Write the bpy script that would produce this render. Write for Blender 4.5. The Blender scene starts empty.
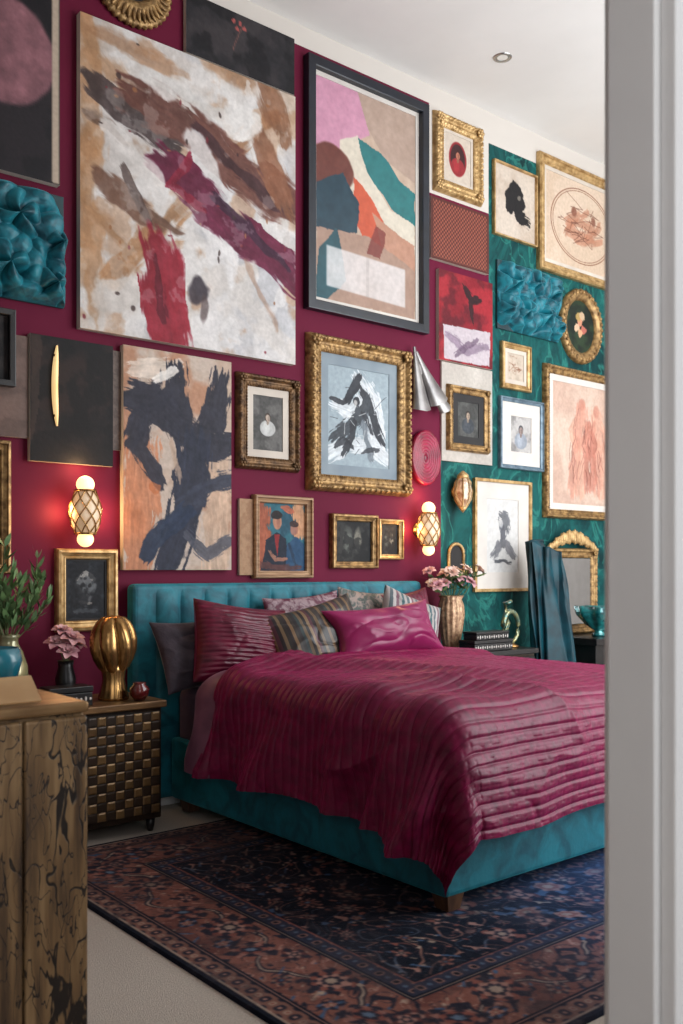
import bpy, math, random
import numpy as np
from mathutils import Vector, Matrix, noise as mnoise
random.seed(5)
S=bpy.context.scene
COL=bpy.context.collection
S.view_settings.view_transform='Standard'
S.view_settings.exposure=0.0
WY=4.65
# ------------------------------------------------------------ helpers
def lin(c):
    r=[]
    for x in c[:3]:
        x=x/255.0
        r.append(x/12.92 if x<=.04045 else ((x+.055)/1.055)**2.4)
    return (r[0],r[1],r[2],1)
def newmat(name):
    m=bpy.data.materials.new(name);m.use_nodes=True
    nt=m.node_tree
    return m,nt,nt.nodes['Principled BSDF']
def N(nt,t,**k):
    n=nt.nodes.new(t)
    for a,b in k.items():
        if a in n.inputs: n.inputs[a].default_value=b
        else: setattr(n,a,b)
    return n
def ramp(nt,fac,stops):
    r=nt.nodes.new('ShaderNodeValToRGB')
    while len(r.color_ramp.elements)<len(stops): r.color_ramp.elements.new(.5)
    for e,(p,c) in zip(r.color_ramp.elements,stops):
        e.position=p;e.color=c
    nt.links.new(fac,r.inputs[0]);return r
def pm(name,c1,c2=None,rough=.5,metal=0,scale=12,bump=0,bscale=90,sheen=0,tint=None,coat=0,emis=0,ecol=None,dist=0,detail=4,trans=0,stretch=None,lo=.35,hi=.65,srough=.35,spec=None,bdist=.01):
    m,nt,p=newmat(name)
    c2=c2 or tuple(x*.75 for x in c1)
    tc=N(nt,'ShaderNodeTexCoord')
    src=tc.outputs['Object']
    if stretch:
        mp=N(nt,'ShaderNodeMapping');mp.inputs['Scale'].default_value=stretch
        nt.links.new(src,mp.inputs[0]);src=mp.outputs[0]
    n=N(nt,'ShaderNodeTexNoise');n.inputs['Scale'].default_value=scale;n.inputs['Detail'].default_value=detail;n.inputs['Distortion'].default_value=dist
    nt.links.new(src,n.inputs['Vector'])
    r=ramp(nt,n.outputs['Fac'],[(lo,lin(c1)),(hi,lin(c2))])
    nt.links.new(r.outputs[0],p.inputs['Base Color'])
    p.inputs['Roughness'].default_value=rough;p.inputs['Metallic'].default_value=metal
    if spec is not None:p.inputs['Specular IOR Level'].default_value=spec
    if sheen:
        p.inputs['Sheen Weight'].default_value=sheen;p.inputs['Sheen Roughness'].default_value=srough
        if tint:p.inputs['Sheen Tint'].default_value=lin(tint)
    if coat:p.inputs['Coat Weight'].default_value=coat;p.inputs['Coat Roughness'].default_value=.15
    if emis:
        p.inputs['Emission Strength'].default_value=emis;p.inputs['Emission Color'].default_value=lin(ecol or c1)
    if trans:p.inputs['Transmission Weight'].default_value=trans
    if bump:
        b=N(nt,'ShaderNodeTexNoise');b.inputs['Scale'].default_value=bscale;b.inputs['Detail'].default_value=3
        nt.links.new(src,b.inputs['Vector'])
        bb=N(nt,'ShaderNodeBump');bb.inputs['Strength'].default_value=bump;bb.inputs['Distance'].default_value=bdist
        nt.links.new(b.outputs['Fac'],bb.inputs['Height']);nt.links.new(bb.outputs[0],p.inputs['Normal'])
    return m
class MB:
    def __init__(s): s.v=[];s.f=[];s.m=[]
    def add(s,v,f,m=0):
        o=len(s.v);s.v+= [tuple(a) for a in v];s.f+=[tuple(i+o for i in q) for q in f];s.m+=[m]*len(f)
        return s
    def box(s,x0,x1,y0,y1,z0,z1,m=0):
        v=[(x,y,z) for x in(x0,x1) for y in(y0,y1) for z in(z0,z1)]
        return s.add(v,[(0,1,3,2),(4,6,7,5),(0,4,5,1),(2,3,7,6),(0,2,6,4),(1,5,7,3)],m)
    def grid(s,fn,nu,nv,m=0,closeu=False):
        v=[];f=[]
        for j in range(nv+1):
            for i in range(nu+(0 if closeu else 1)):
                v.append(fn(i/nu,j/nv))
        w=nu+(0 if closeu else 1)
        for j in range(nv):
            for i in range(nu):
                a=j*w+i;b=j*w+(i+1)%w if closeu else a+1
                c=b+w;d=a+w
                f.append((a,b,c,d))
        return s.add(v,f,m)
    def lathe(s,pr,seg=24,c=(0,0,0),m=0,axis='Z',sx=1,sy=1,mod=None):
        n=len(pr)-1
        def fn(u,v):
            k=int(round(v*n));r,z=pr[k];a=u*2*math.pi
            if mod:r*=mod(a,k)
            x,y=r*math.cos(a)*sx,r*math.sin(a)*sy
            if axis=='Z':return(c[0]+x,c[1]+y,c[2]+z)
            return(c[0]+x,c[1]-z,c[2]+y)
        return s.grid(fn,seg,n,m,closeu=True)
    def ell(s,c,r,nu=12,nv=8,m=0,rot=None):
        def fn(u,v):
            a=u*2*math.pi;b=math.pi*(v*.998+.001)
            p=Vector((r[0]*math.sin(b)*math.cos(a),r[1]*math.sin(b)*math.sin(a),r[2]*math.cos(b)))
            if rot:p=rot@p
            return(c[0]+p.x,c[1]+p.y,c[2]+p.z)
        return s.grid(fn,nu,nv,m,closeu=True)
    def tube(s,pts,r,seg=8,m=0):
        P=[Vector(p) for p in pts];n=len(P)
        v=[];f=[]
        for i,p in enumerate(P):
            t=(P[min(i+1,n-1)]-P[max(i-1,0)]).normalized()
            a=t.cross(Vector((0,0,1)))
            if a.length<.05:a=t.cross(Vector((0,1,0)))
            a.normalize();b=t.cross(a)
            rr=r[i] if isinstance(r,(list,tuple)) else r
            for k in range(seg):
                q=2*math.pi*k/seg;v.append(p+a*rr*math.cos(q)+b*rr*math.sin(q))
        for i in range(n-1):
            for k in range(seg):
                f.append((i*seg+k,i*seg+(k+1)%seg,(i+1)*seg+(k+1)%seg,(i+1)*seg+k))
        f.append(tuple(range(seg)));f.append(tuple((n-1)*seg+k for k in range(seg)))
        return s.add(v,f,m)
    def obj(s,name,mats,parent=None,smooth=False,bev=0,sub=0,label=None,loc=(0,0,0),rot=None):
        me=bpy.data.meshes.new(name);me.from_pydata(s.v,[],s.f)
        if not isinstance(mats,(list,tuple)):mats=[mats]
        for q in mats:me.materials.append(q)
        me.polygons.foreach_set('material_index',s.m)
        me.polygons.foreach_set('use_smooth',[smooth]*len(s.f))
        me.update()
        o=bpy.data.objects.new(name,me);COL.objects.link(o)
        o.location=loc
        if rot:o.rotation_euler=rot
        if parent:o.parent=parent
        if bev:
            b=o.modifiers.new('b','BEVEL');b.width=bev;b.segments=3;b.limit_method='ANGLE'
        if label:o['label']=label
        return o
def thing(name,label,cat,loc=(0,0,0),rot=(0,0,0),group=None):
    o=bpy.data.objects.new(name,None);o.location=loc;o.rotation_euler=rot;o.empty_display_size=.05
    o['label']=label;o['category']=cat
    if group:o['group']=group
    COL.objects.link(o);return o
def tag(o,label,cat,group=None):
    o['label']=label;o['category']=cat
    if group:o['group']=group
    return o
def structure(o): o['kind']='structure';return o
def npgrid(name,co,mat,parent=None,cols=None,smooth=True):
    ny,nx=co.shape[:2]
    idx=np.arange(ny*nx).reshape(ny,nx)
    q=np.stack([idx[:-1,:-1],idx[1:,:-1],idx[1:,1:],idx[:-1,1:]],-1).reshape(-1,4)
    me=bpy.data.meshes.new(name)
    me.vertices.add(ny*nx);me.vertices.foreach_set('co',co.reshape(-1).astype(np.float32))
    me.loops.add(q.size);me.loops.foreach_set('vertex_index',q.reshape(-1).astype(np.int32))
    me.polygons.add(len(q));me.polygons.foreach_set('loop_start',(np.arange(len(q))*4).astype(np.int32))
    try: me.polygons.foreach_set('loop_total',np.full(len(q),4,dtype=np.int32))
    except Exception: pass
    me.polygons.foreach_set('use_smooth',np.full(len(q),smooth))
    me.update(calc_edges=True);me.validate()
    if cols is not None:
        at=me.color_attributes.new('Col','FLOAT_COLOR','POINT')
        c=np.clip(cols.reshape(-1,3)/255.,0,1)
        l=np.where(c<=.04045,c/12.92,((c+.055)/1.055)**2.4)
        at.data.foreach_set('color',np.concatenate([l,np.ones((len(l),1))],1).reshape(-1).astype(np.float32))
    me.materials.append(mat)
    o=bpy.data.objects.new(name,me);COL.objects.link(o)
    if parent:o.parent=parent
    return o
def colmat(name,rough=.55,bump=.15,bscale=60,coat=0,sheen=0,spec=.3):
    m,nt,p=newmat(name)
    a=N(nt,'ShaderNodeAttribute');a.attribute_name='Col'
    tc=N(nt,'ShaderNodeTexCoord');n=N(nt,'ShaderNodeTexNoise');n.inputs['Scale'].default_value=bscale;n.inputs['Detail'].default_value=5
    nt.links.new(tc.outputs['Object'],n.inputs['Vector'])
    r=ramp(nt,n.outputs['Fac'],[(.3,(.84,.84,.84,1)),(.7,(1,1,1,1))])
    mx=N(nt,'ShaderNodeMix');mx.data_type='RGBA';mx.blend_type='MULTIPLY';mx.inputs[0].default_value=1
    nt.links.new(a.outputs['Color'],mx.inputs[6]);nt.links.new(r.outputs[0],mx.inputs[7]);nt.links.new(mx.outputs[2],p.inputs['Base Color'])
    b=N(nt,'ShaderNodeBump');b.inputs['Strength'].default_value=bump;b.inputs['Distance'].default_value=.005
    nt.links.new(n.outputs['Fac'],b.inputs['Height']);nt.links.new(b.outputs[0],p.inputs['Normal'])
    p.inputs['Roughness'].default_value=rough;p.inputs['Specular IOR Level'].default_value=spec
    if coat:p.inputs['Coat Weight'].default_value=coat;p.inputs['Coat Roughness'].default_value=.05
    if sheen:
        p.inputs['Sheen Weight'].default_value=sheen;p.inputs['Sheen Tint'].default_value=(.45,.6,.9,1)
    return m
# ------------------------------------------------------------ noise / painter
RT=np.random.RandomState(7).rand(256,256)
def vn(x,y,sd=0):
    xi=np.floor(x).astype(int);yi=np.floor(y).astype(int);xf=x-xi;yf=y-yi
    xf=xf*xf*(3-2*xf);yf=yf*yf*(3-2*yf)
    h=lambda i,j:RT[(i+sd*37)%256,(j+sd*91)%256]
    return (h(xi,yi)*(1-xf)+h(xi+1,yi)*xf)*(1-yf)+(h(xi,yi+1)*(1-xf)+h(xi+1,yi+1)*xf)*yf
def fbm(x,y,sd=0,o=4):
    s=0;a=.5
    for i in range(o):
        s=s+a*vn(x*2**i,y*2**i,sd+i*3);a*=.5
    return s/(1-.5**o)
def ss(a,b,x):
    t=np.clip((x-a)/(b-a),0,1);return t*t*(3-2*t)
class Paint:
    def __init__(s,w,h,bg,n=90,sd=1):
        sp=max(w,h)/n;nx=max(8,int(w/sp));ny=max(8,int(h/sp))
        s.A=h/w;s.U,s.V=np.meshgrid(np.linspace(0,1,nx),np.linspace(0,1,ny));s.x=s.U;s.y=s.V*s.A
        s.c=np.ones((ny,nx,3))*np.array(bg,float);s.sd=sd
    def wp(s,r,sc=7):
        s.sd+=1
        return s.x+r*2*(fbm(s.x*sc,s.y*sc,s.sd)-.5),s.y+r*2*(fbm(s.x*sc+9,s.y*sc+4,s.sd+5)-.5)
    def bl(s,m,col):
        m=np.clip(m,0,1)[...,None];s.c=s.c*(1-m)+np.array(col,float)*m;return s
    def _dist(s,pts,r,sc):
        x,y=s.wp(r,sc);d=np.full(x.shape,9.);sg=np.zeros(x.shape);ln=np.zeros(x.shape);acc=0
        for (a,b),(c,e) in zip(pts[:-1],pts[1:]):
            b=b*s.A;e=e*s.A;L=(c-a)**2+(e-b)**2+1e-9
            t=np.clip(((x-a)*(c-a)+(y-b)*(e-b))/L,0,1)
            dd=np.hypot(x-a-t*(c-a),y-b-t*(e-b));k=dd<d
            cr=((x-a)*(e-b)-(y-b)*(c-a))/math.sqrt(L)
            d=np.where(k,dd,d);sg=np.where(k,cr,sg);ln=np.where(k,acc+t*math.sqrt(L),ln);acc+=math.sqrt(L)
        return d,sg,ln,acc
    def stroke(s,pts,w,col,al=1,r=.02,soft=.012,dry=0,sc=7,var=.16):
        d,sg,ln,acc=s._dist(pts,r,sc)
        m=np.clip((w/2-d)/soft+.5,0,1)*al
        br=fbm(ln*5,sg*(5/max(w,.02)),s.sd+2,4)
        if dry:
            m=m*ss(dry-.10,dry+.10,.6*br+.4*fbm(s.x*16,s.y*16,s.sd+7,4))
        m=np.clip(m,0,1)[...,None]
        cc=np.array(col,float)*(1+var*2*(br[...,None]-.5))
        s.c=s.c*(1-m)+cc*m
        return s
    def scrape(s,pts,w,col,al=.95,rag=1.5,den=.30,r=.03,var=.3,sc=6,fine=70,mixn=.55,so=.10):
        d,sg,ln,acc=s._dist(pts,r,sc)
        st=fbm(ln*7,sg*fine,s.sd+2,4);bl_=fbm(s.x*9,s.y*9,s.sd+9,5)
        n=mixn*st+(1-mixn)*bl_
        end=np.minimum(ln,acc-ln);endf=ss(0,w*.7,end+.0)
        body=(w/2-d)/(w/2)
        m=ss(-.06,so,np.minimum(body,.9)*.62+(n-.5)*rag-(.34-den)-.18*(1-endf))*(d<w*.62)*al
        m=np.clip(m,0,1)[...,None]
        cc=np.array(col,float)*(1+var*2*(n[...,None]-.5))
        s.c=s.c*(1-m)+cc*m
        return s
    def poly(s,pts,col,al=1,r=.0,sc=7,var=0):
        x,y=s.wp(r,sc) if r else (s.x,s.y)
        ins=np.zeros(x.shape,bool);P=[(a,b*s.A) for a,b in pts]
        for i in range(len(P)):
            x1,y1=P[i];x2,y2=P[i-1]
            c=((y1>y)!=(y2>y))&(x<(x2-x1)*(y-y1)/((y2-y1) or 1e-9)+x1);ins^=c
        return s.bl(ins*float(al),col)
    def ell(s,cx,cy,rx,ry,col,al=1,r=0,rot=0,soft=.08,sc=7):
        x,y=s.wp(r,sc) if r else (s.x,s.y)
        dx=x-cx;dy=y-cy*s.A;c,q=math.cos(rot),math.sin(rot)
        d=np.hypot((dx*c+dy*q)/rx,(-dx*q+dy*c)/ry)
        return s.bl(np.clip((1-d)/soft+.5,0,1)*al,col)
    def wash(s,col,sc,th,so=.1,al=1,sx=1,sy=1):
        s.sd+=2
        return s.bl(ss(th-so,th+so,fbm(s.x*sc*sx,s.y*sc*sy,s.sd,5))*al,col)
    def grain(s,a=8,sc=40):
        s.c=np.clip(s.c+a*2*(fbm(s.x*sc,s.y*sc,s.sd+11,3)[...,None]-.5),0,255);return s
# ------------------------------------------------------------ materials
M={}
M['paint']=colmat('painted_canvas',.65,.25,45)
M['print']=colmat('print_under_glass',.4,.03,30,coat=.25)
M['gold']=pm('antique_gold',(182,146,96),(104,76,44),rough=.42,metal=.5,scale=26,bump=.3,bscale=70)
M['goldb']=pm('bright_gold',(206,172,120),(150,116,70),rough=.38,metal=.5,scale=22,bump=.2,bscale=70)
M['goldd']=pm('dark_gold',(122,90,58),(66,46,30),rough=.45,metal=.5,scale=20,bump=.3,bscale=60)
M['brass']=pm('polished_brass',(196,154,98),(140,102,58),rough=.26,metal=.9,scale=9)
M['weaveb']=pm('flat_brass_tile',(136,106,68),(104,78,50),rough=.38,metal=.35,scale=9)
M['weaved']=pm('flat_bronze_tile',(66,50,38),(50,39,31),rough=.45,metal=.3,scale=9)
M['oak']=pm('light_wood',(176,142,108),(138,104,76),rough=.5,scale=8,stretch=(1,1,8))
M['navyfr']=pm('navy_black_lacquer',(20,26,38),(12,16,26),rough=.35,scale=10)
M['black']=pm('black_lacquer',(18,17,19),(30,27,27),rough=.35,scale=14)
M['silverfr']=pm('blue_silver_frame',(118,138,152),(80,100,114),rough=.4,metal=.3,scale=20)
M['cream']=pm('cream_board',(204,194,182),(186,174,162),rough=.7,scale=3)
M['ivory']=pm('ivory_mat',(208,202,194),(198,190,184),rough=.8,scale=5)
M['bluemat']=pm('grey_blue_mat',(132,144,152),(118,130,140),rough=.8,scale=5)
M['darkmat']=pm('dark_mat',(34,30,30),(22,20,22),rough=.7,scale=5)
M['tealv']=pm('teal_velvet',(17,116,132),(6,80,96),rough=.6,scale=9,sheen=.6,tint=(80,200,215),bump=.15,bscale=40,dist=1)
M['tealr']=pm('teal_relief_velvet',(18,122,138),(4,66,80),rough=.5,scale=12,sheen=.6,tint=(100,200,215),bump=.25,bscale=30,dist=1)
M['teald']=pm('teal_draped_velvet',(5,66,78),(2,36,46),rough=.5,scale=8,sheen=.25,tint=(50,150,165),spec=.35)
M['slate']=pm('slate_velvet',(72,62,74),(48,42,52),rough=.7,scale=12,sheen=.4,bump=.3,bscale=60)
M['mauve']=pm('mauve_satin',(120,76,98),(90,52,74),rough=.45,scale=7,sheen=.3,tint=(220,180,200),bump=.2,bscale=20)
M['sheet']=pm('grey_mauve_sheet',(120,98,112),(94,74,90),rough=.6,scale=5,bump=.35,bscale=14)
M['legw']=pm('walnut_wood',(104,74,54),(72,50,38),rough=.4,scale=6,stretch=(6,6,1))
M['bronze']=pm('aged_bronze_top',(140,104,66),(86,62,40),rough=.38,metal=.4,scale=5,stretch=(1,5,5),bump=.15,bscale=40)
M['palebr']=pm('brass_top',(160,128,88),(112,84,54),rough=.32,metal=.5,scale=5,stretch=(1,5,5),bump=.1,bscale=40)
M['bronzed']=pm('dark_bronze',(62,48,36),(38,30,24),rough=.4,metal=.4,scale=8)
M['white']=pm('white_painted_trim',(218,217,216),(211,210,210),rough=.45,scale=2)
M['ceil']=pm('ceiling_plaster',(230,228,226),(223,221,219),rough=.85,scale=1.5)
M['wallw']=pm('plain_wall_plaster',(206,200,196),(196,190,186),rough=.85,scale=1.5)
M['carpet']=pm('beige_carpet',(206,196,184),(176,166,156),rough=.95,scale=160,bump=.6,bscale=260,lo=.3,hi=.7,spec=.1)
M['leaf']=pm('sage_leaf',(116,148,92),(66,98,60),rough=.5,scale=14)
M['stem']=pm('green_stem',(110,120,76),(76,86,52),rough=.6,scale=14)
M['petal']=pm('pink_petal',(222,176,176),(176,118,130),rough=.55,scale=14,sheen=.2)
M['petal2']=pm('cream_petal',(228,206,190),(200,156,144),rough=.55,scale=14,sheen=.2)
M['glassg']=pm('olive_gold_glass',(176,166,120),(110,112,84),rough=.15,metal=.3,scale=7,coat=.6)
M['tealg']=pm('teal_art_glass',(40,140,140),(14,70,76),rough=.12,metal=.3,scale=12,coat=.8,dist=2)
M['tealc']=pm('teal_ceramic_glaze',(30,124,142),(18,96,114),rough=.25,scale=9,coat=.5)
M['birdg']=pm('green_gold_art_glass',(150,140,84),(20,96,96),rough=.15,metal=.4,scale=14,coat=.8,dist=2)
M['crystal']=pm('amber_crystal_glass',(214,190,160),(150,110,80),rough=.08,scale=18,coat=1,dist=2)
M['pinkv']=pm('pale_gold_textured_vase',(206,170,134),(150,110,84),rough=.4,metal=.3,scale=40,bump=.5,bscale=60)
M['redpot']=pm('oxblood_glaze',(110,32,30),(66,18,20),rough=.2,scale=10,coat=.5)
M['silver']=pm('silver_grey_metal',(160,156,154),(116,112,112),rough=.32,metal=.7,scale=6,bump=.05)
M['crim']=pm('crimson_lacquer',(150,8,52),(100,6,36),rough=.35,scale=14,coat=.2)
M['rosel']=pm('rose_lacquer',(172,26,76),(136,16,56),rough=.35,scale=14)
M['alab']=pm('pearly_shade',(240,222,198),(220,198,168),rough=.35,scale=16,emis=.24,ecol=(255,200,145))
M['globe']=pm('lit_globe_glass',(255,238,210),(255,232,200),rough=.4,scale=5,emis=2.0,ecol=(255,200,135))
M['glowb']=pm('glowing_brass_slot',(250,220,160),(230,186,116),rough=.3,scale=9,emis=.7,ecol=(255,215,150))
M['tanl']=pm('pale_tan_card',(206,170,124),(184,146,102),rough=.5,scale=6)
M['board']=pm('dark_teal_board',(34,62,68),(24,44,50),rough=.6,scale=6)
M['chrome']=pm('chrome_ring',(200,200,200),(180,180,180),rough=.2,metal=1)
M['lamp']=pm('downlight_lens',(235,232,226),(225,222,218),rough=.4)
M['mirror']=pm('mirror_glass',(190,190,190),(180,180,180),rough=.03,metal=1)
def wallmat():
    m,nt,p=newmat('burgundy_and_teal_wall_finish')
    g=N(nt,'ShaderNodeNewGeometry');sp=N(nt,'ShaderNodeSeparateXYZ');nt.links.new(g.outputs['Position'],sp.inputs[0])
    def gt(sock,v):
        n=N(nt,'ShaderNodeMath',operation='GREATER_THAN');nt.links.new(sock,n.inputs[0]);n.inputs[1].default_value=v;return n.outputs[0]
    def mul(a,b):
        n=N(nt,'ShaderNodeMath',operation='MULTIPLY');nt.links.new(a,n.inputs[0]);nt.links.new(b,n.inputs[1]);return n.outputs[0]
    def inv(a):
        n=N(nt,'ShaderNodeMath',operation='SUBTRACT');n.inputs[0].default_value=1;nt.links.new(a,n.inputs[1]);return n.outputs[0]
    def mix(f,a,b,mode='MIX'):
        n=N(nt,'ShaderNodeMix');n.data_type='RGBA';n.blend_type=mode
        nt.links.new(f,n.inputs[0])
        nt.links.new(a,n.inputs[6]);nt.links.new(b,n.inputs[7]);return n.outputs[2]
    n1=N(nt,'ShaderNodeTexNoise');n1.inputs['Scale'].default_value=1.6;n1.inputs['Detail'].default_value=6;nt.links.new(g.outputs['Position'],n1.inputs['Vector'])
    bur=ramp(nt,n1.outputs['Fac'],[(.3,lin((91,12,42))),(.7,lin((102,17,49)))])
    mp=N(nt,'ShaderNodeMapping');mp.inputs['Scale'].default_value=(1,1,.6);mp.inputs['Rotation'].default_value=(0,.6,0);nt.links.new(g.outputs['Position'],mp.inputs[0])
    n2=N(nt,'ShaderNodeTexNoise');n2.inputs['Scale'].default_value=2.6;n2.inputs['Detail'].default_value=7;n2.inputs['Distortion'].default_value=.9;n2.inputs['Roughness'].default_value=.6
    nt.links.new(mp.outputs[0],n2.inputs['Vector'])
    te=ramp(nt,n2.outputs['Fac'],[(.28,lin((5,36,38))),(.42,lin((9,60,62))),(.50,lin((17,84,82))),(.58,lin((9,58,60))),(.68,lin((21,90,86))),(.78,lin((7,46,50)))])
    n3=N(nt,'ShaderNodeTexNoise');n3.inputs['Scale'].default_value=4.0;n3.inputs['Detail'].default_value=7;n3.inputs['Distortion'].default_value=1.0
    nt.links.new(mp.outputs[0],n3.inputs['Vector'])
    ve=ramp(nt,n3.outputs['Fac'],[(.470,(0,0,0,1)),(.491,(1,1,1,1)),(.50,(1,1,1,1)),(.521,(0,0,0,1))])
    vc=N(nt,'ShaderNodeRGB');vc.outputs[0].default_value=lin((56,140,128))
    vm=N(nt,'ShaderNodeMath',operation='MULTIPLY');nt.links.new(ve.outputs[0],vm.inputs[0]);vm.inputs[1].default_value=.42
    tev=mix(vm.outputs[0],te.outputs[0],vc.outputs[0])
    cr=N(nt,'ShaderNodeRGB');cr.outputs[0].default_value=lin((200,193,186))
    x,z=sp.outputs[0],sp.outputs[2]
    c=mix(mul(mul(gt(x,4.64),inv(gt(x,5.255))),gt(z,3.92)),bur.outputs[0],cr.outputs[0])
    c=mix(gt(x,5.255),c,tev)
    c=mix(mul(gt(x,4.755),inv(gt(z,2.4))),c,tev)
    c=mix(mul(gt(x,5.255),gt(z,4.44)),c,cr.outputs[0])
    c=mix(gt(z,4.54),c,cr.outputs[0])
    nt.links.new(c,p.inputs['Base Color']);p.inputs['Roughness'].default_value=.7;p.inputs['Specular IOR Level'].default_value=.2
    b=N(nt,'ShaderNodeBump');b.inputs['Strength'].default_value=.12;b.inputs['Distance'].default_value=.02
    nt.links.new(n2.outputs['Fac'],b.inputs['Height']);nt.links.new(b.outputs[0],p.inputs['Normal'])
    return m
M['wall']=wallmat()
def etchmat():
    # aged bronze etched with dark elongated branching marks over vertical grain
    m,nt,p=newmat('etched_bronze_branch_pattern')
    tc=N(nt,'ShaderNodeTexCoord');mp=N(nt,'ShaderNodeMapping');mp.inputs['Scale'].default_value=(1,1,.34);mp.inputs['Rotation'].default_value=(0,.25,0)
    nt.links.new(tc.outputs['Object'],mp.inputs[0])
    def ridge(scale,w0,w1,dist):
        n=N(nt,'ShaderNodeTexNoise');n.inputs['Scale'].default_value=scale;n.inputs['Detail'].default_value=2.2;n.inputs['Distortion'].default_value=dist;n.inputs['Roughness'].default_value=.45
        nt.links.new(mp.outputs[0],n.inputs['Vector'])
        s=N(nt,'ShaderNodeMath',operation='SUBTRACT');nt.links.new(n.outputs['Fac'],s.inputs[0]);s.inputs[1].default_value=.5
        a=N(nt,'ShaderNodeMath',operation='ABSOLUTE');nt.links.new(s.outputs[0],a.inputs[0])
        wn=N(nt,'ShaderNodeTexNoise');wn.inputs['Scale'].default_value=11;nt.links.new(mp.outputs[0],wn.inputs['Vector'])
        wr=ramp(nt,wn.outputs['Fac'],[(.38,(2.6,2.6,2.6,1)),(.60,(.34,.34,.34,1))])
        mu=N(nt,'ShaderNodeMath',operation='MULTIPLY');nt.links.new(a.outputs[0],mu.inputs[0]);nt.links.new(wr.outputs[0],mu.inputs[1])
        return ramp(nt,mu.outputs[0],[(w0,(0,0,0,1)),(w1,(1,1,1,1))]).outputs[0]
    m1=ridge(17,.013,.024,.5);m2=ridge(30,.010,.020,.4)
    mk=N(nt,'ShaderNodeMix');mk.data_type='RGBA';mk.blend_type='MULTIPLY';mk.inputs[0].default_value=1;nt.links.new(m1,mk.inputs[6]);nt.links.new(m2,mk.inputs[7])
    gm=N(nt,'ShaderNodeMapping');gm.inputs['Scale'].default_value=(10,10,.9);nt.links.new(tc.outputs['Object'],gm.inputs[0])
    n3=N(nt,'ShaderNodeTexNoise');n3.inputs['Scale'].default_value=3;n3.inputs['Detail'].default_value=8;nt.links.new(gm.outputs[0],n3.inputs['Vector'])
    base=ramp(nt,n3.outputs['Fac'],[(.34,lin((70,53,38))),(.5,lin((118,92,62))),(.68,lin((152,124,88)))])
    dk=N(nt,'ShaderNodeRGB');dk.outputs[0].default_value=lin((32,25,21))
    mm=N(nt,'ShaderNodeMix');mm.data_type='RGBA';nt.links.new(mk.outputs[2],mm.inputs[0]);nt.links.new(dk.outputs[0],mm.inputs[6]);nt.links.new(base.outputs[0],mm.inputs[7])
    nt.links.new(mm.outputs[2],p.inputs['Base Color'])
    p.inputs['Roughness'].default_value=.42;p.inputs['Metallic'].default_value=.3
    b=N(nt,'ShaderNodeBump');b.inputs['Strength'].default_value=.35;b.inputs['Distance'].default_value=.005
    nt.links.new(mk.outputs[2],b.inputs['Height']);nt.links.new(b.outputs[0],p.inputs['Normal'])
    return m
M['etch']=etchmat()
def stripemat(name,cols,scale,axis=0,rough=.6,sheen=.2):
    m,nt,p=newmat(name)
    tc=N(nt,'ShaderNodeTexCoord');sp=N(nt,'ShaderNodeSeparateXYZ');nt.links.new(tc.outputs['Object'],sp.inputs[0])
    a=N(nt,'ShaderNodeMath',operation='MULTIPLY');nt.links.new(sp.outputs[axis],a.inputs[0]);a.inputs[1].default_value=scale
    f=N(nt,'ShaderNodeMath',operation='FRACT');nt.links.new(a.outputs[0],f.inputs[0])
    n=len(cols);r=ramp(nt,f.outputs[0],[(i/n,lin(c)) for i,c in enumerate(cols)]);r.color_ramp.interpolation='CONSTANT'
    nt.links.new(r.outputs[0],p.inputs['Base Color']);p.inputs['Roughness'].default_value=rough
    p.inputs['Sheen Weight'].default_value=sheen
    return m
M['stripe']=stripemat('bronze_striped_satin',[(36,28,30),(112,86,60),(48,40,36),(30,23,26),(34,48,50),(96,76,54),(28,23,26),(124,98,70),(74,32,44),(36,28,32),(104,84,62),(42,36,34)],5.0,0,rough=.38,sheen=.05)
M['stripe2']=stripemat('grey_teal_striped_cotton',[(160,152,150),(80,92,98),(176,170,168),(110,76,88),(150,144,142),(46,82,88)],9,0)
M['floral']=pm('blotched_floral_cotton',(70,80,76),(150,132,124),rough=.6,scale=16,dist=2,lo=.42,hi=.58)
M['floral2']=pm('rose_blotched_cotton',(150,128,134),(90,34,56),rough=.6,scale=14,dist=2,lo=.42,hi=.58)
def velvetmat(name,c1,c2,tint,sheen=.7,rough=.45,rs=(40,40,12),bump=.35,spec=.5,srough=.3,lo=.3,hi=.7,detail=4,bdist=.01):
    return pm(name,c1,c2,rough=rough,scale=1,sheen=sheen,tint=tint,bump=bump,bscale=1,stretch=rs,lo=lo,hi=hi,srough=srough,spec=spec,detail=detail,bdist=bdist)
M['duvet']=velvetmat('burgundy_magenta_velvet',(128,4,64),(92,2,46),(235,60,150),sheen=.34,rough=.42,rs=(34,10,22),bump=.18,spec=.35,srough=.35,detail=4,bdist=.01)
M['burg']=velvetmat('burgundy_velvet',(104,5,44),(70,3,30),(220,80,140),sheen=.25,rs=(12,12,30),rough=.4,bump=.15)
M['mag']=velvetmat('magenta_pink_satin_velvet',(142,24,84),(122,18,72),(230,120,180),sheen=.3,rs=(4,4,4),bump=0,rough=.38)
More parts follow.
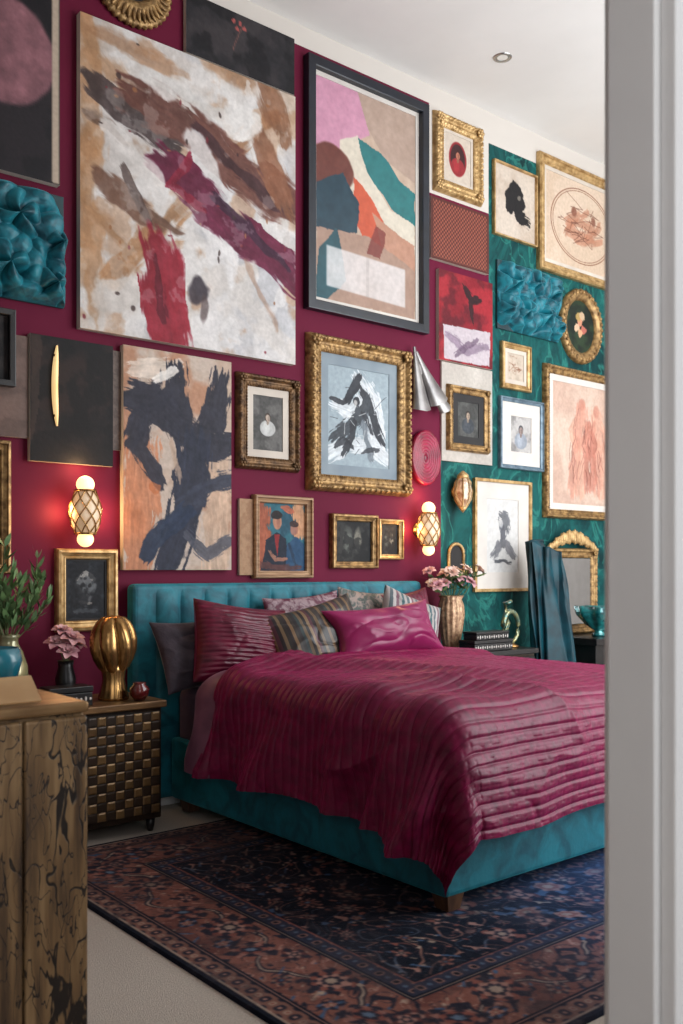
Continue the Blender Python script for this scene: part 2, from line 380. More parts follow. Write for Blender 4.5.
# ------------------------------------------------------------ room
B=lambda:MB()
def wallbox(name,*a,mat='wallw'):
    return structure(B().box(*a).obj(name,M[mat]))
wallbox('floor',-1,7.8,-1.5,4.8,-.1,0,mat='carpet')
wallbox('ceiling',-1,7.8,-1.5,4.8,4.67,4.77,mat='ceil')
wallbox('wall_back',-1,7.8,4.65,4.75,0,4.67,mat='wall')
wallbox('wall_left',-1.1,-1,-1.5,4.8,0,4.67)
wallbox('wall_right',7.7,7.8,-1.5,4.8,0,4.67)
JX=1.302
f=B()
Y0,Y1=.813,.9
f.box(-1,-.35,Y0,Y1,0,4.67).box(-.35,JX,Y0,Y1,2.75,4.67).box(JX+.1,3.6,Y0,Y1,0,4.67)
f.box(3.6,7.3,Y0,Y1,0,.5).box(3.6,7.3,Y0,Y1,4.3,4.67).box(5.3,5.6,Y0,Y1,.5,4.3).box(7.3,7.7,Y0,Y1,0,4.67).box(JX,JX+.1,Y0,Y1,2.75,4.67)
structure(f.obj('wall_front',M['wallw']))
f=B();f.box(JX,JX+.11,.813,.9,0,2.75).box(JX+.013,JX+.19,.785,.813,0,2.8).box(JX+.055,JX+.068,.778,.79,0,2.8).box(JX+.11,JX+.17,.772,.79,0,2.8).box(JX+.013,JX+.15,.9,.915,0,2.8)
structure(f.obj('trim_1',M['white'],bev=.004))
f=B();f.box(-.36,-.35,.80,.915,0,2.75).box(-.36,JX+.19,.8,.915,2.75,2.76)
structure(f.obj('trim_2',M['white']))
for i,(a,b) in enumerate([(3.6,5.3),(5.6,7.3)]):
    f=B();f.box(a,a+.06,.83,.89,.5,4.3).box(b-.06,b,.83,.89,.5,4.3).box(a,b,.83,.89,.5,.56).box(a,b,.83,.89,4.24,4.3)
    f.box((a+b)/2-.025,(a+b)/2+.025,.84,.88,.5,4.3)
    for z in(1.4,2.35,3.3):f.box(a,b,.845,.875,z-.015,z+.015)
    structure(f.obj('window_%d'%(i+1),M['white']))
structure(B().box(-1,7.7,4.63,4.65,0,.14).obj('baseboard_back',M['white'],bev=.004))
structure(B().box(7.68,7.7,.9,4.63,0,.14).obj('baseboard_right',M['white'],bev=.004))
# ------------------------------------------------------------ rug
def make_rug():
    RX0,RX1,RY0,RY1=1.56,5.26,1.63,4.14
    sp=.0045;nx=int((RX1-RX0)/sp);ny=int((RY1-RY0)/sp)
    x,y=np.meshgrid(np.linspace(RX0,RX1,nx),np.linspace(RY1,RY0,ny))
    ex=np.minimum(x-RX0,RX1-x);ey=np.minimum(y-RY0,RY1-y);de=np.minimum(ex,ey)
    navy=(13,16,26);rust=(136,80,68);rose=(168,124,110);blue=(66,90,122);tan=(168,146,128);dk=(26,22,28);lb=(96,116,138);dn=(36,34,44)
    c=np.ones((ny,nx,3))*np.array(navy,float)
    def bl(m,col):
        nonlocal c
        m=np.clip(m,0,1)[...,None];c=c*(1-m)+np.array(col,float)*m
    cx0,cy0=(RX0+RX1)/2,(RY0+RY1)/2
    mx=np.abs(x-cx0);my=np.abs(y-cy0)
    along=np.where(ex<ey,my,mx);across=de
    field=(de>.50)*1.
    wx=mx+.07*(fbm(mx*6,my*6,2,2)-.5)*2;wy=my+.07*(fbm(mx*6,my*6,4,2)-.5)*2
    g1=np.sin(wx*17+2.8*np.sin(wy*13))+np.sin(wy*19+2.6*np.sin(wx*12))
    g2=np.sin(wx*27+2.2*np.sin(wy*21)+1)+np.sin(wy*26+2.4*np.sin(wx*19)+2)
    bl(field*ss(.11,.05,np.abs(g1-.3)),(142,100,86));bl(field*ss(.09,.04,np.abs(g1+.9)),(84,96,114))
    bl(field*ss(.08,.04,np.abs(g2-.8))*.9,(114,72,62));bl(field*ss(.08,.04,np.abs(g2+.8))*.7,(66,74,90))
    def leaves(mask,fx,sd,th,col,u,v,asp=.45):
        a=u*.8+v*.6;b=-u*.6+v*.8
        bl(mask*ss(th,th+.03,vn(a*fx,b*fx*asp+3,sd)),col)
    for fx,sd,th,cl in((50,3,.86,rust),(54,8,.88,rose),(48,12,.88,blue),(58,15,.91,tan)):leaves(field,fx,sd,th,cl,mx,my)
    bl(((de>.026)&(de<.034))*1.,tan)
    gm=((de>.036)&(de<.10))*1.;bl(gm,(126,88,76))
    k1=np.cos(along*84)*np.cos((across-.068)*70)
    bl(gm*ss(.15,.3,-k1),dn);bl(gm*ss(.55,.7,k1),tan);bl(gm*ss(.85,.95,k1),rust);bl(gm*ss(.8,.9,-k1),rose)
    bl(((de>.10)&(de<.125))*1.,navy);bl(((de>.110)&(de<.115))*1.,rose)
    bm=((de>.125)&(de<.40))*1.;bl(bm,(130,84,72))
    bl(bm*ss(.45,.7,fbm(along*7,across*7,77,3)),(108,66,57))
    wa=along+.035*(fbm(along*9,across*9,61,2)-.5)*2;wc=across+.035*(fbm(along*9,across*9,63,2)-.5)*2
    h1=np.sin(wa*34+2.2*np.sin(wc*36))+np.sin(wc*40+2.2*np.sin(wa*28))
    bl(bm*ss(.12,.06,np.abs(h1-.4)),dn);bl(bm*ss(.09,.04,np.abs(h1+.9)),(174,142,126))
    s=np.sin(along*12)*.075
    bl(bm*ss(.014,.010,np.abs(wc-.262-s)),dn);bl(bm*ss(.006,.003,np.abs(wc-.262-s)),tan)
    for fx,sd,th,cl in((46,23,.80,dn),(50,28,.87,rose),(44,31,.87,blue),(54,35,.89,tan)):leaves(bm,fx,sd,th,cl,along,across)
    bl(((de>.40)&(de<.42))*1.,navy);bl(((de>.408)&(de<.413))*1.,(150,128,112))
    gm=((de>.42)&(de<.485))*1.;bl(gm,(44,46,62));k2=np.cos(along*78)*np.cos((across-.452)*66)
    bl(gm*ss(.3,.4,k2),(140,102,90));bl(gm*ss(.7,.8,k2),dk);bl(gm*ss(.75,.85,-k2),(78,92,112))
    bl(((de>.485)&(de<.492))*1.,rust)
    R=random.Random(3)
    def flower(cx,cy,r,n,cols,ph,squash,rot):
        i0=int((cx-r*1.7-RX0)/sp);i1=int((cx+r*1.7-RX0)/sp);j0=int((RY1-cy-r*1.7)/sp);j1=int((RY1-cy+r*1.7)/sp)
        i0=max(i0,0);j0=max(j0,0)
        if i1<=i0 or j1<=j0:return
        X=x[j0:j1,i0:i1]-cx;Y=y[j0:j1,i0:i1]-cy
        X,Y=X*math.cos(rot)+Y*math.sin(rot),(-X*math.sin(rot)+Y*math.cos(rot))*squash
        d=np.hypot(X,Y)*(1+.7*(fbm(X/r*1.8+9+rot*3,Y/r*1.8+9,5,2)-.5));a=np.arctan2(Y,X)
        for k,(fr,col) in enumerate(cols):
            rr=r*fr*(1+.12*np.cos(n*a+ph+k*math.pi))
            m=np.clip((rr-d)/.006,0,1)[...,None]*.94
            c[j0:j1,i0:i1]=c[j0:j1,i0:i1]*(1-m)+np.array(col,float)*m
    def pal(bg,q):
        a=[(rust,rose,dn,tan),(blue,rose,rust,tan),((150,104,92),rust,dn,lb),((96,54,50),rose,dn,rose),((140,118,104),rust,dn,blue)][q%5]
        return [(1.2,bg),(1,a[0]),(.82,bg),(.72,a[1]),(.50,a[2]),(.30,a[3])]
    for i in range(0,9):
        for j in range(0,7):
            ox=i*.165+(.08 if j%2 else 0)+R.uniform(-.04,.04);oy=j*.115+R.uniform(-.03,.03)
            if ox>1.28 or oy>.72 or R.random()<.2:continue
            r=R.choice((.022,.032,.045,.06,.08));n=R.choice((5,6,8));q=R.randint(0,4);sq=R.uniform(.7,1.5);ro=R.uniform(0,3)
            for sx in(-1,1):
                for sy in(-1,1):flower(cx0+sx*ox,cy0+sy*oy,r,n,pal(navy,q),0,sq,ro*sx*sy)
    flower(cx0,cy0,.19,12,[(1.1,rose),(1,navy),(.8,rust),(.6,navy),(.4,rose),(.2,blue)],0,1,0)
    for ax in(0,1):
        k=0;Lh=((RY1-RY0) if ax==0 else (RX1-RX0))/2-.2
        for tt in np.arange(0,Lh,.118):
            t2=tt+R.uniform(-.02,.02);r=(.076,.036,.054,.042,.03)[k%5];off=(.035,-.065,-.02,.07,-.08)[k%5];n=(8,5,6,5,6)[k%5];sq=(1,1.35,.75,1.1,.9)[k%5]
            for sx in(-1,1):
                for sy in(-1,1):
                    if ax==0:flower(cx0+sx*((RX1-RX0)/2-.262-off),cy0+sy*t2,r,n,pal(dn,k),0,sq,.5*k)
                    else:flower(cx0+sx*t2,cy0+sy*((RY1-RY0)/2-.262-off),r,n,pal(dn,k),0,sq,.5*k+1)
            k+=1
    for _ in range(1):
        c[1:-1,1:-1]=(c[1:-1,1:-1]*3+c[:-2,1:-1]+c[2:,1:-1]+c[1:-1,:-2]+c[1:-1,2:])/7
    wear=(ss(.42,.8,fbm(x*4,y*4,40,5))*.40+ss(.55,.8,fbm(x*22,y*22,47,3))*.38)[...,None]
    c=c*(1-wear)+np.array((60,51,53.))*wear
    c=c+(fbm(x*60,y*60,44,2)[...,None]-.5)*16
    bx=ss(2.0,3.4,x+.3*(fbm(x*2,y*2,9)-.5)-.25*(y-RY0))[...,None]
    c=c*(1-.44*bx)+np.array((44,76,130.))*.58*bx  # bluish window reflection on the right side, mixed into the pile colour
    z=np.full_like(x,.012)+.0015*(fbm(x*30,y*30,5)-.5)
    z[0,:]=z[-1,:]=0;z[:,0]=z[:,-1]=0
    co=np.stack([x-cx0,y-cy0,z],-1)
    m=colmat('persian_wool_pile',.95,.35,170,spec=.08,sheen=.05)
    o=npgrid('rug',co,m,None,np.clip(c,0,255));o.location=(cx0,cy0,.001)
    tag(o,'navy and rust floral Persian wool rug under the bed','rug')
make_rug()
# ------------------------------------------------------------ bed
BX0,BX1,BY0=2.53,4.38,2.45
bed=thing('bed','king size bed upholstered in teal velvet on dark legs','bed',((BX0+BX1)/2,3.5,0))
def rel(o,p):
    o.parent=p;o.location=(-p.location[0],-p.location[1],-p.location[2]);return o
rel(B().box(BX0,BX1,BY0,4.5,.075,.40).obj('bed_base',M['tealv'],bev=.02),bed)
rel(B().box(BX0+.03,BX1-.03,BY0+.04,4.49,.36,.67).obj('mattress',M['sheet'],bev=.05,label='mattress in grey mauve sheet'),bed)
for x in(BX0+.07,BX1-.07):
    for y in(BY0+.055,4.4):
        f=B();f.add([(x-.05,y-.045,.08),(x+.045,y-.045,.08),(x+.045,y+.045,.08),(x-.05,y+.045,.08),(x-.035,y-.035,.014),(x+.03,y-.035,.014),(x+.03,y+.03,.014),(x-.035,y+.03,.014)],[(0,1,2,3),(7,6,5,4),(0,4,5,1),(1,5,6,2),(2,6,7,3),(3,7,4,0)])
        rel(f.obj('leg',M['legw'],bev=.003),bed)
hx0,hx1,hz=2.335,4.47,1.225
rel(B().box(hx0,hx1,4.545,4.635,.06,hz).obj('headboard',M['tealv'],bev=.028),bed)
f=B();nch=13;cx_=hx0+.13;cw=(hx1-hx0-.16)/nch
for i in range(nch):
    a=cx_+i*cw
    def fn(u,v,a=a):
        z=.45+(hz-.025-.45)*v
        e=1-abs(2*v-1)**14
        return(a+u*cw,4.547-.026*(math.sin(math.pi*u)**.5)*max(e,0),z)
    f.grid(fn,12,28)
rel(f.obj('channel_panel',M['tealv'],smooth=True),bed)
def make_duvet():
    x0,x1,y0=2.49,4.42,2.41;W=x1-x0;o=.41;r=.115;top=.765;L=3.98-y0
    npx,nq=480,640
    P,Q=np.meshgrid(np.linspace(-o,W+o,npx),np.linspace(L,-o,nq))
    side=np.where(P<W/2,-1.,1.);pe=W/2-np.abs(P-W/2)
    a=np.maximum(0,r-pe);b=np.maximum(0,r-Q);rr=np.hypot(a,b)+1e-9
    dx=a/rr;dy=b/rr;phi=np.minimum(rr/r,math.pi/2)
    hang=np.maximum(0,rr-r*math.pi/2)
    out=r*np.sin(phi);dn=r*(1-np.cos(phi))+hang
    ang=np.arctan2(dy,dx)
    s=np.where(a>b,Q,P);corner=np.minimum(dx,dy)*1.414
    e=np.where(b>0,ang*.3,-(Q-r))
    dn=dn+.085*np.exp(-((e-.02)/.13)**2)*np.clip(hang/.45,0,1.3)**1.5*(a>0)
    hf=np.clip(hang/.3,0,1.4)
    rip=.032*np.sin(Q*8+1.1*np.sin(Q*4))*(dx>dy)+.010*np.sin(P*8+1.3*np.sin(P*3+1))*(dy>=dx)
    rip=rip*(1-corner)+corner*.05*np.sin(ang*6+.4)
    out=out+hang*.05+hf*(rip+.016)
    X=np.where(side<0,x0+np.maximum(pe,r)-out*dx,x1-np.maximum(pe,r)+out*dx)
    Y=y0+np.maximum(Q,r)-out*dy
    crown=.045*np.clip(pe/.5,0,1)**.7*np.clip(Q/.4,0,1)**.7
    Z=top-dn+crown*np.cos(phi)
    Z=Z+(vn(s*2.2,s*0+2,13)-.5)*.03*np.clip(hang/.3,0,1)
    nxx=side*dx*np.sin(phi);nyy=-dy*np.sin(phi);nzz=np.cos(phi)
    qq=Q+.007*(fbm(P*1.6,Q*1.6,3,2)-.5)*2
    ph=qq/.047
    fr=np.abs(ph-np.round(ph))*2
    tuck=1-np.exp(-(fr/.26)**1.7)
    row=np.floor(ph-.5);bp=P/.11+.5*(row%2)+.25*vn(row*1.7,row*0+3,5)
    fb=np.abs(bp-np.round(bp))*2
    btuck=1-np.exp(-(fb/.14)**1.7)
    brick=np.floor(bp-.5)
    puff=.85+.3*vn(brick*1.37+.5,row*1.91+.5,31)
    h=.0085*tuck*(.78+.22*btuck)*puff
    def rid(u,v,sd,p=3):
        w=fbm(u,v,sd,2);return (1-np.abs(2*w-1))**p
    near=ss(W*.85,W*.1,P)
    h=h-(rid(P*3+Q*2,Q*3-P,95,5)*.008)*(.2+.8*near)
    t=Q+.35*np.clip(P,-.5,1)+.06*(vn(P*3,Q*3,71)-.5)
    fold=(.5+.5*np.sin(t*17+2.5*vn(P*1.5,Q*1.5,73)*3))**2.2
    wgt=ss(.95,.0,P)*ss(-.4,.1,Q)
    h=h+.050*fold*wgt*(.40+hf*.7)
    w1=fbm((P+Q*.7)*2.2,(Q-P*.7)*.8,41,2);rd=1-np.abs(2*w1-1)
    h=h+(.15+near)*.044*(rd**3)+.030*(fbm(P*1.8,Q*1.8,50,2)-.5)
    X=X+nxx*h;Y=Y+nyy*h;Z=Z+nzz*h
    Z=Z+.035*np.sin(np.clip((L-Q)/.2,0,1)*math.pi)*np.cos(phi)-.035*ss(.03,0,L-Q)*np.cos(phi)
    Z=np.maximum(Z,.022)
    cx,cy=(x0+x1)/2,3.2
    d=thing('duvet','burgundy velvet duvet with stitched pleat bands draped over the bed','duvet',(cx,cy,.7))
    npgrid('quilted_cover',np.stack([X-cx,Y-cy,Z-.7],-1),M['duvet'],d)
    nb=16;pp=np.linspace(-o*1.0,W+o*1.0,240);rows=[]
    for j in range(nb+1):
        t=j/nb;q=L-.07+.20*math.sin(t*math.pi/2)
        p=pp;pe1=W/2-np.abs(p-W/2);aa=np.maximum(0,r-pe1);ph1=np.minimum(aa/r,math.pi/2);hg=np.maximum(0,aa-r*math.pi/2)
        ou=r*np.sin(ph1)+hg*.05+.045*np.clip(hg/.3,0,1);dn1=r*(1-np.cos(ph1))+hg
        sd=np.where(p<W/2,-1,1)
        lift=.036*math.sin(math.pi*min(1,t))+.020
        wr=.006*np.sin(p*17+t*2)+.010*(fbm(p*5,p*0+t*2,61,2)-.5)
        XX=np.where(sd<0,x0+np.maximum(pe1,r)-ou,x1-np.maximum(pe1,r)+ou)+sd*np.sin(ph1)*lift
        ZZ=top-.006-dn1+lift*np.cos(ph1)+wr+.04*np.clip(pe1/.6,0,1)-.065*t*np.cos(ph1)
        rows.append(np.stack([XX-cx,np.full_like(p,y0+q)+wr*1.5-cy,ZZ-.7],-1))
    npgrid('folded_lining',np.array(rows)[::-1],M['mauve'],d)['label']='mauve satin lining folded over'
make_duvet()
def pillow(label,w,h,t,loc,rot,mat,ridges=0,group='bed pillows',tuckaxis=0,fold=0,wr=.5,pinch=.07,sag=0):
    n=90
    u,v=np.meshgrid(np.linspace(-1,1,n),np.linspace(1,-1,n))
    sd=random.randint(1,60)
    def surf(sg):
        th=t/2*np.clip((1-np.abs(u)**2.2)*(1-np.abs(v)**2.2),0,1)**.45
        th=th*(1+.15*(fbm(u*2+5,v*2+5,sd,2)-.5))
        ed=np.clip(1-np.maximum(abs(u),abs(v))**5,0,1)
        if ridges:
            q=(v if tuckaxis else u)+.03*(fbm(u*3,v*3,sd+8,2)-.5)
            fr=q*ridges/2;fr=np.abs(fr-np.round(fr))*2
            th=th+.008*(1-np.exp(-(fr/.38)**1.6))*np.sqrt(ed)+.003*(vn(u*14,np.floor(q*ridges/2-.5)*1.7,5)-.5)*ed
        w1=fbm(u*1.6+v,v*1.6-u,sd+9,2);w2=fbm(u*2.0-v,v*1.8+u,sd+29,1)
        th=th+wr*(.016*(1-np.abs(2*w1-1))**3-.012*(1-np.abs(2*w2-1))**5+.010*(fbm(u*2.0,v*2.0,sd+3,2)-.5))*ed
        if fold: th=th-fold*np.exp(-((u+.05*v)/.14)**2)*np.clip(1-v**4,0,1)
        x=u*w/2*(1-pinch*(1-v**2));z=v*h/2*(1-(pinch+.03)*(1-u**2))-sag*(1-u**2)*(v>0)*v
        return np.stack([x,-sg*th-(sag*.6*(v+1)*(1-u**2) if sag else 0),z],-1)
    a=surf(1);b=surf(-1)[:,::-1]
    co=np.concatenate([a,b],1);co=np.concatenate([co,a[:,:1]],1)
    o=npgrid('pillow',co,mat);o.location=loc;o.rotation_euler=[math.radians(q) for q in rot]
    tag(o,label,'pillow',group);return o
pillow('slate grey velvet pillow slouching against the headboard',.58,.40,.15,(2.68,4.38,.87),(-20,-6,0),M['slate'],wr=.7,sag=.03)
pillow('burgundy ribbed velvet pillow with pleats',.57,.45,.24,(2.80,4.22,.90),(-16,8,-5),M['burg'],ridges=17,tuckaxis=1)
pillow('rose and grey blotched cotton pillow behind striped one',.56,.42,.13,(3.40,4.44,.95),(-8,-4,0),M['floral2'])
pillow('dark bronze striped satin pillow with gold brown stripes',.60,.43,.21,(3.21,4.08,.91),(-20,-12,-5),M['stripe'],wr=.6)
pillow('green and cream blotched floral pillow',.50,.44,.13,(3.90,4.44,.96),(-8,5,0),M['floral'])
pillow('burgundy velvet pillow at the headboard end',.42,.44,.14,(4.22,4.42,.95),(-8,-6,0),M['burg'],ridges=10)
pillow('grey and white striped cotton pillow',.46,.43,.18,(4.06,4.24,.94),(-16,20,-8),M['stripe2'],wr=.6)
pillow('magenta pink satin velvet lumbar pillow with pointed corners',.76,.33,.24,(3.58,3.94,.955),(-26,-4,-4),M['mag'],fold=.012,wr=.9,pinch=.15,sag=.01)
# ------------------------------------------------------------ nightstands
def nightstand_weave(x0,x1,y0,y1,zt,label,dark=False):
    n=thing('nightstand',label,'nightstand',((x0+x1)/2,(y0+y1)/2,0))
    rel(B().box(x0+.01,x1-.01,y0+.02,y1,.07,zt-.03).obj('body',M['bronzed'],bev=.006),n)
    rel(B().box(x0-.005,x1+.005,y0-.01,y1,zt-.035,zt).obj('top',M['black' if dark else 'bronze'],bev=.006),n)
    xm=(x0+x1)/2
    for (a,b) in((x0+.025,xm-.003),(xm+.003,x1-.025)):
        z0,z1=.10,zt-.055
        if dark:
            d=rel(B().box(a,b,y0+.004,y0+.02,z0,z1).obj('door',M['black'],bev=.004),n);continue
        f=B()
        f.box(a,b,y0+.010,y0+.02,z0,z1,1)
        nc=8;nr=11;cw=(b-a)/nc;ch=(z1-z0)/nr
        for i in range(nc):
            for j in range(nr):
                k=(i+j)%2;xa=a+i*cw;za=z0+j*ch;g=.0014
                dep=.004 if k else .002
                def fn(u,v,xa=xa,za=za,dep=dep,k=k,g=g):
                    e=min(1,6*min(u,1-u,v,1-v)+.0)
                    return(xa+g+(cw-2*g)*u,y0+.009-dep*e,za+g+(ch-2*g)*v)
                f.grid(fn,6,6,0 if k else 2)
        rel(f.obj('door',[M['weaveb'],M['black'],M['weaved']],label='chequered brass and bronze door'),n)
    for x in(x0+.05,x1-.05):
        for y in(y0+.06,y1-.05):
            f=B();f.lathe([(.001,.002),(.014,.002),(.02,.03),(.024,.071),(.001,.071)],14,(x,y,0));rel(f.obj('leg',M['black'],smooth=True),n)
    return n
nightstand_weave(1.50,2.315,4.17,4.61,.655,'dark bronze nightstand with brass chequered doors')
nightstand_weave(4.56,5.22,4.17,4.61,.76,'black lacquer nightstand beside vase and boxes',dark=True)
# ------------------------------------------------------------ console, chair
n=thing('console_table','dark lacquered console table against teal wall','table',(6.4,4.4,0))
rel(B().box(5.88,6.95,4.15,4.62,.74,.79).obj('top',M['black'],bev=.004),n)
rel(B().box(5.91,6.92,4.18,4.6,.60,.74).obj('apron',M['black'],bev=.004),n)
for x in(5.93,6.86):
    for y in(4.2,4.54):
        rel(B().box(x,x+.05,y,y+.05,0,.6).obj('leg',M['black'],bev=.004),n)
n=thing('chair','tall-backed chair draped in deep teal velvet folds','chair',(5.52,4.12,0),(0,0,math.radians(-20)))
f=B()
def cb(u,v):
    a=u*2*math.pi
    cs,sn=math.cos(a),math.sin(a)
    q=.55
    ux=abs(cs)**q*(1 if cs>0 else -1);uy=abs(sn)**q*(1 if sn>0 else -1)
    wx=.125+.035*(1-v);wy=.05+.02*(1-v)
    nz=mnoise.noise(Vector((cs*2.2,sn*2.2,v*1.8)))
    fo=.018*math.cos(a*9+2.2*math.sin(v*2.5)+3*nz)+.010*math.cos(a*15+v*5+4*nz)
    cap=1 if v<.96 else 1-(v-.96)/.04*.98
    k=(1.1-v*.4)
    return((wx+fo*k)*ux*cap-.05*v+.03*math.sin(v*math.pi*2.2+a)*nz,.20+.07*v+(wy+fo*k)*uy*cap,.40+1.07*min(v,.96)/.96-.05*cs*v*v+.02*nz*v)
f.grid(cb,144,90,closeu=True)
f.obj('draped_back',M['teald'],n,smooth=True)
B().box(-.16,.16,-.36,.12,.30,.46).obj('seat',M['tealv'],n,bev=.04)
for x in(-.12,.12):
    for y in(-.31,.18):B().lathe([(.001,.0),(.012,0),(.022,.41),(.001,.41)],10,(x,y,0)).obj('leg',M['legw'],n,smooth=True)
# ------------------------------------------------------------ frames and pictures
def frame_mesh(w,h,fw,dep,style):
    f=B()
    if style=='flat':prof=[(0,0,0),(0,dep,0),(.12*fw,dep*1.02,0),(.9*fw,dep,0),(fw,dep*.92,0),(fw,dep*.25,0)]
    elif style=='step':prof=[(0,0,0),(0,dep*.7,0),(.12*fw,dep*.95,0),(.35*fw,dep,0),(.42*fw,dep*.7,0),(.7*fw,dep*.55,0),(.82*fw,dep*.62,.1),(.9*fw,dep*.6,0),(fw,dep*.4,0),(fw,dep*.15,0)]
    else:prof=[(0,0,0),(0,dep*.35,.1),(.06*fw,dep*.6,.5),(.15*fw,dep*.9,.9),(.26*fw,dep,1),(.36*fw,dep*.85,.8),(.42*fw,dep*.6,.2),(.48*fw,dep*.5,.0),(.58*fw,dep*.46,.0),(.64*fw,dep*.58,.5),(.72*fw,dep*.62,.6),(.80*fw,dep*.45,.1),(fw,dep*.4,0),(fw,dep*.12,0)]
    orn=style=='ornate'
    cs=[(-1,-1),(1,-1),(1,1),(-1,1)]
    for k in range(4):
        c0,c1=cs[k],cs[(k+1)%4]
        L=w if k%2==0 else h
        nseg=max(6,int(L/.007)) if orn else 1
        per=max(4,round(L/(fw*.45)))
        def fn(u,v,c0=c0,c1=c1,k=k,L=L,per=per):
            d,y,a=prof[int(round(v*(len(prof)-1)))]
            if orn:
                s=abs(math.sin(u*per*math.pi));s2=math.sin(u*per*math.pi*4+d/fw*6)
                y=y-dep*a*(.22*(1-s)+.09*s2)
                if d<.1*fw:d=d+0.04*fw*(1-s)*(1 if d>0 or y>0 else 0)
            X=(c0[0]+(c1[0]-c0[0])*u);Z=(c0[1]+(c1[1]-c0[1])*u)
            return(X*(w/2-d),-y,Z*(h/2-d))
        f.grid(fn,nseg,len(prof)-1)
    if orn:
        for k in range(4):
            L=(w if k%2==0 else h)-2*fw;nb=max(4,int(L/.018))
            for i in range(nb):
                u=(i+.5)/nb*2-1
                if k%2==0:c=(u*(w/2-fw),-dep*.42,(1 if k else -1)*(h/2-fw*.94))
                else:c=((1 if k==1 else -1)*(w/2-fw*.94),-dep*.42,u*(h/2-fw))
                f.ell(c,(.006,.006,.006),6,4)
        for sx in(-1,1):
            for sz in(-1,1):
                for q in range(6):
                    an=q*math.pi/3
                    f.ell((sx*(w/2-fw*.45)+fw*.24*math.cos(an),-dep*.86,sz*(h/2-fw*.45)+fw*.24*math.sin(an)),(fw*.15,dep*.2,fw*.15),8,6)
                f.ell((sx*(w/2-fw*.45),-dep*.9,sz*(h/2-fw*.45)),(fw*.14,dep*.25,fw*.14),8,6)
    return f
def picture(x0,x1,z0,z1,label,painter,frame=None,mat=None,mw=0,n=90,off=0,pmat='paint',thick=.03,group='gallery wall pictures',name='framed_picture',ov=None):
    pr=(frame[3]*.6 if frame else thick*.8)+off
    k=(WY-pr)/WY
    x0,x1=x0*k,x1*k;z0,z1=1.3+(z0-1.3)*k,1.3+(z1-1.3)*k
    w,h=x1-x0,z1-z0
    P=thing(name,label,'picture',((x0+x1)/2,WY-off-.001,(z0+z1)/2),group=group)
    if frame:
        st,fm,fw,dep=frame
        frame_mesh(w,h,fw,dep,st).obj('frame',M[fm],P,smooth=(st=='ornate'))
        iw,ih=w-2*fw,h-2*fw
        B().box(-iw/2-.005,iw/2+.005,-.006,0,-ih/2-.005,ih/2+.005).obj('backing_board',M['darkmat'],P)
        yb=-.010
        if mat:
            a,b=iw/2,ih/2;c,d=(iw/2-mw),(ih/2-mw)
            f=B()
            f.box(-a,a,yb-.003,-.006,d,b).box(-a,a,yb-.003,-.006,-b,-d).box(-a,-c,yb-.003,-.006,-d,d).box(c,a,yb-.003,-.006,-d,d)
            f.obj('mat_board',M[mat],P)
            iw-=2*mw;ih-=2*mw
        yb=-.008
    else:
        iw,ih=w,h
        B().box(-w/2,w/2,-thick+.001,0,-h/2,h/2).obj('stretcher',M['cream'],P)
        yb=-thick
    p=painter(iw,ih,n)
    co=np.stack([(p.U-.5)*iw,np.full_like(p.U,yb),(.5-p.V)*ih],-1)
    npgrid('artwork',co,M[pmat],P,p.c)
    return P
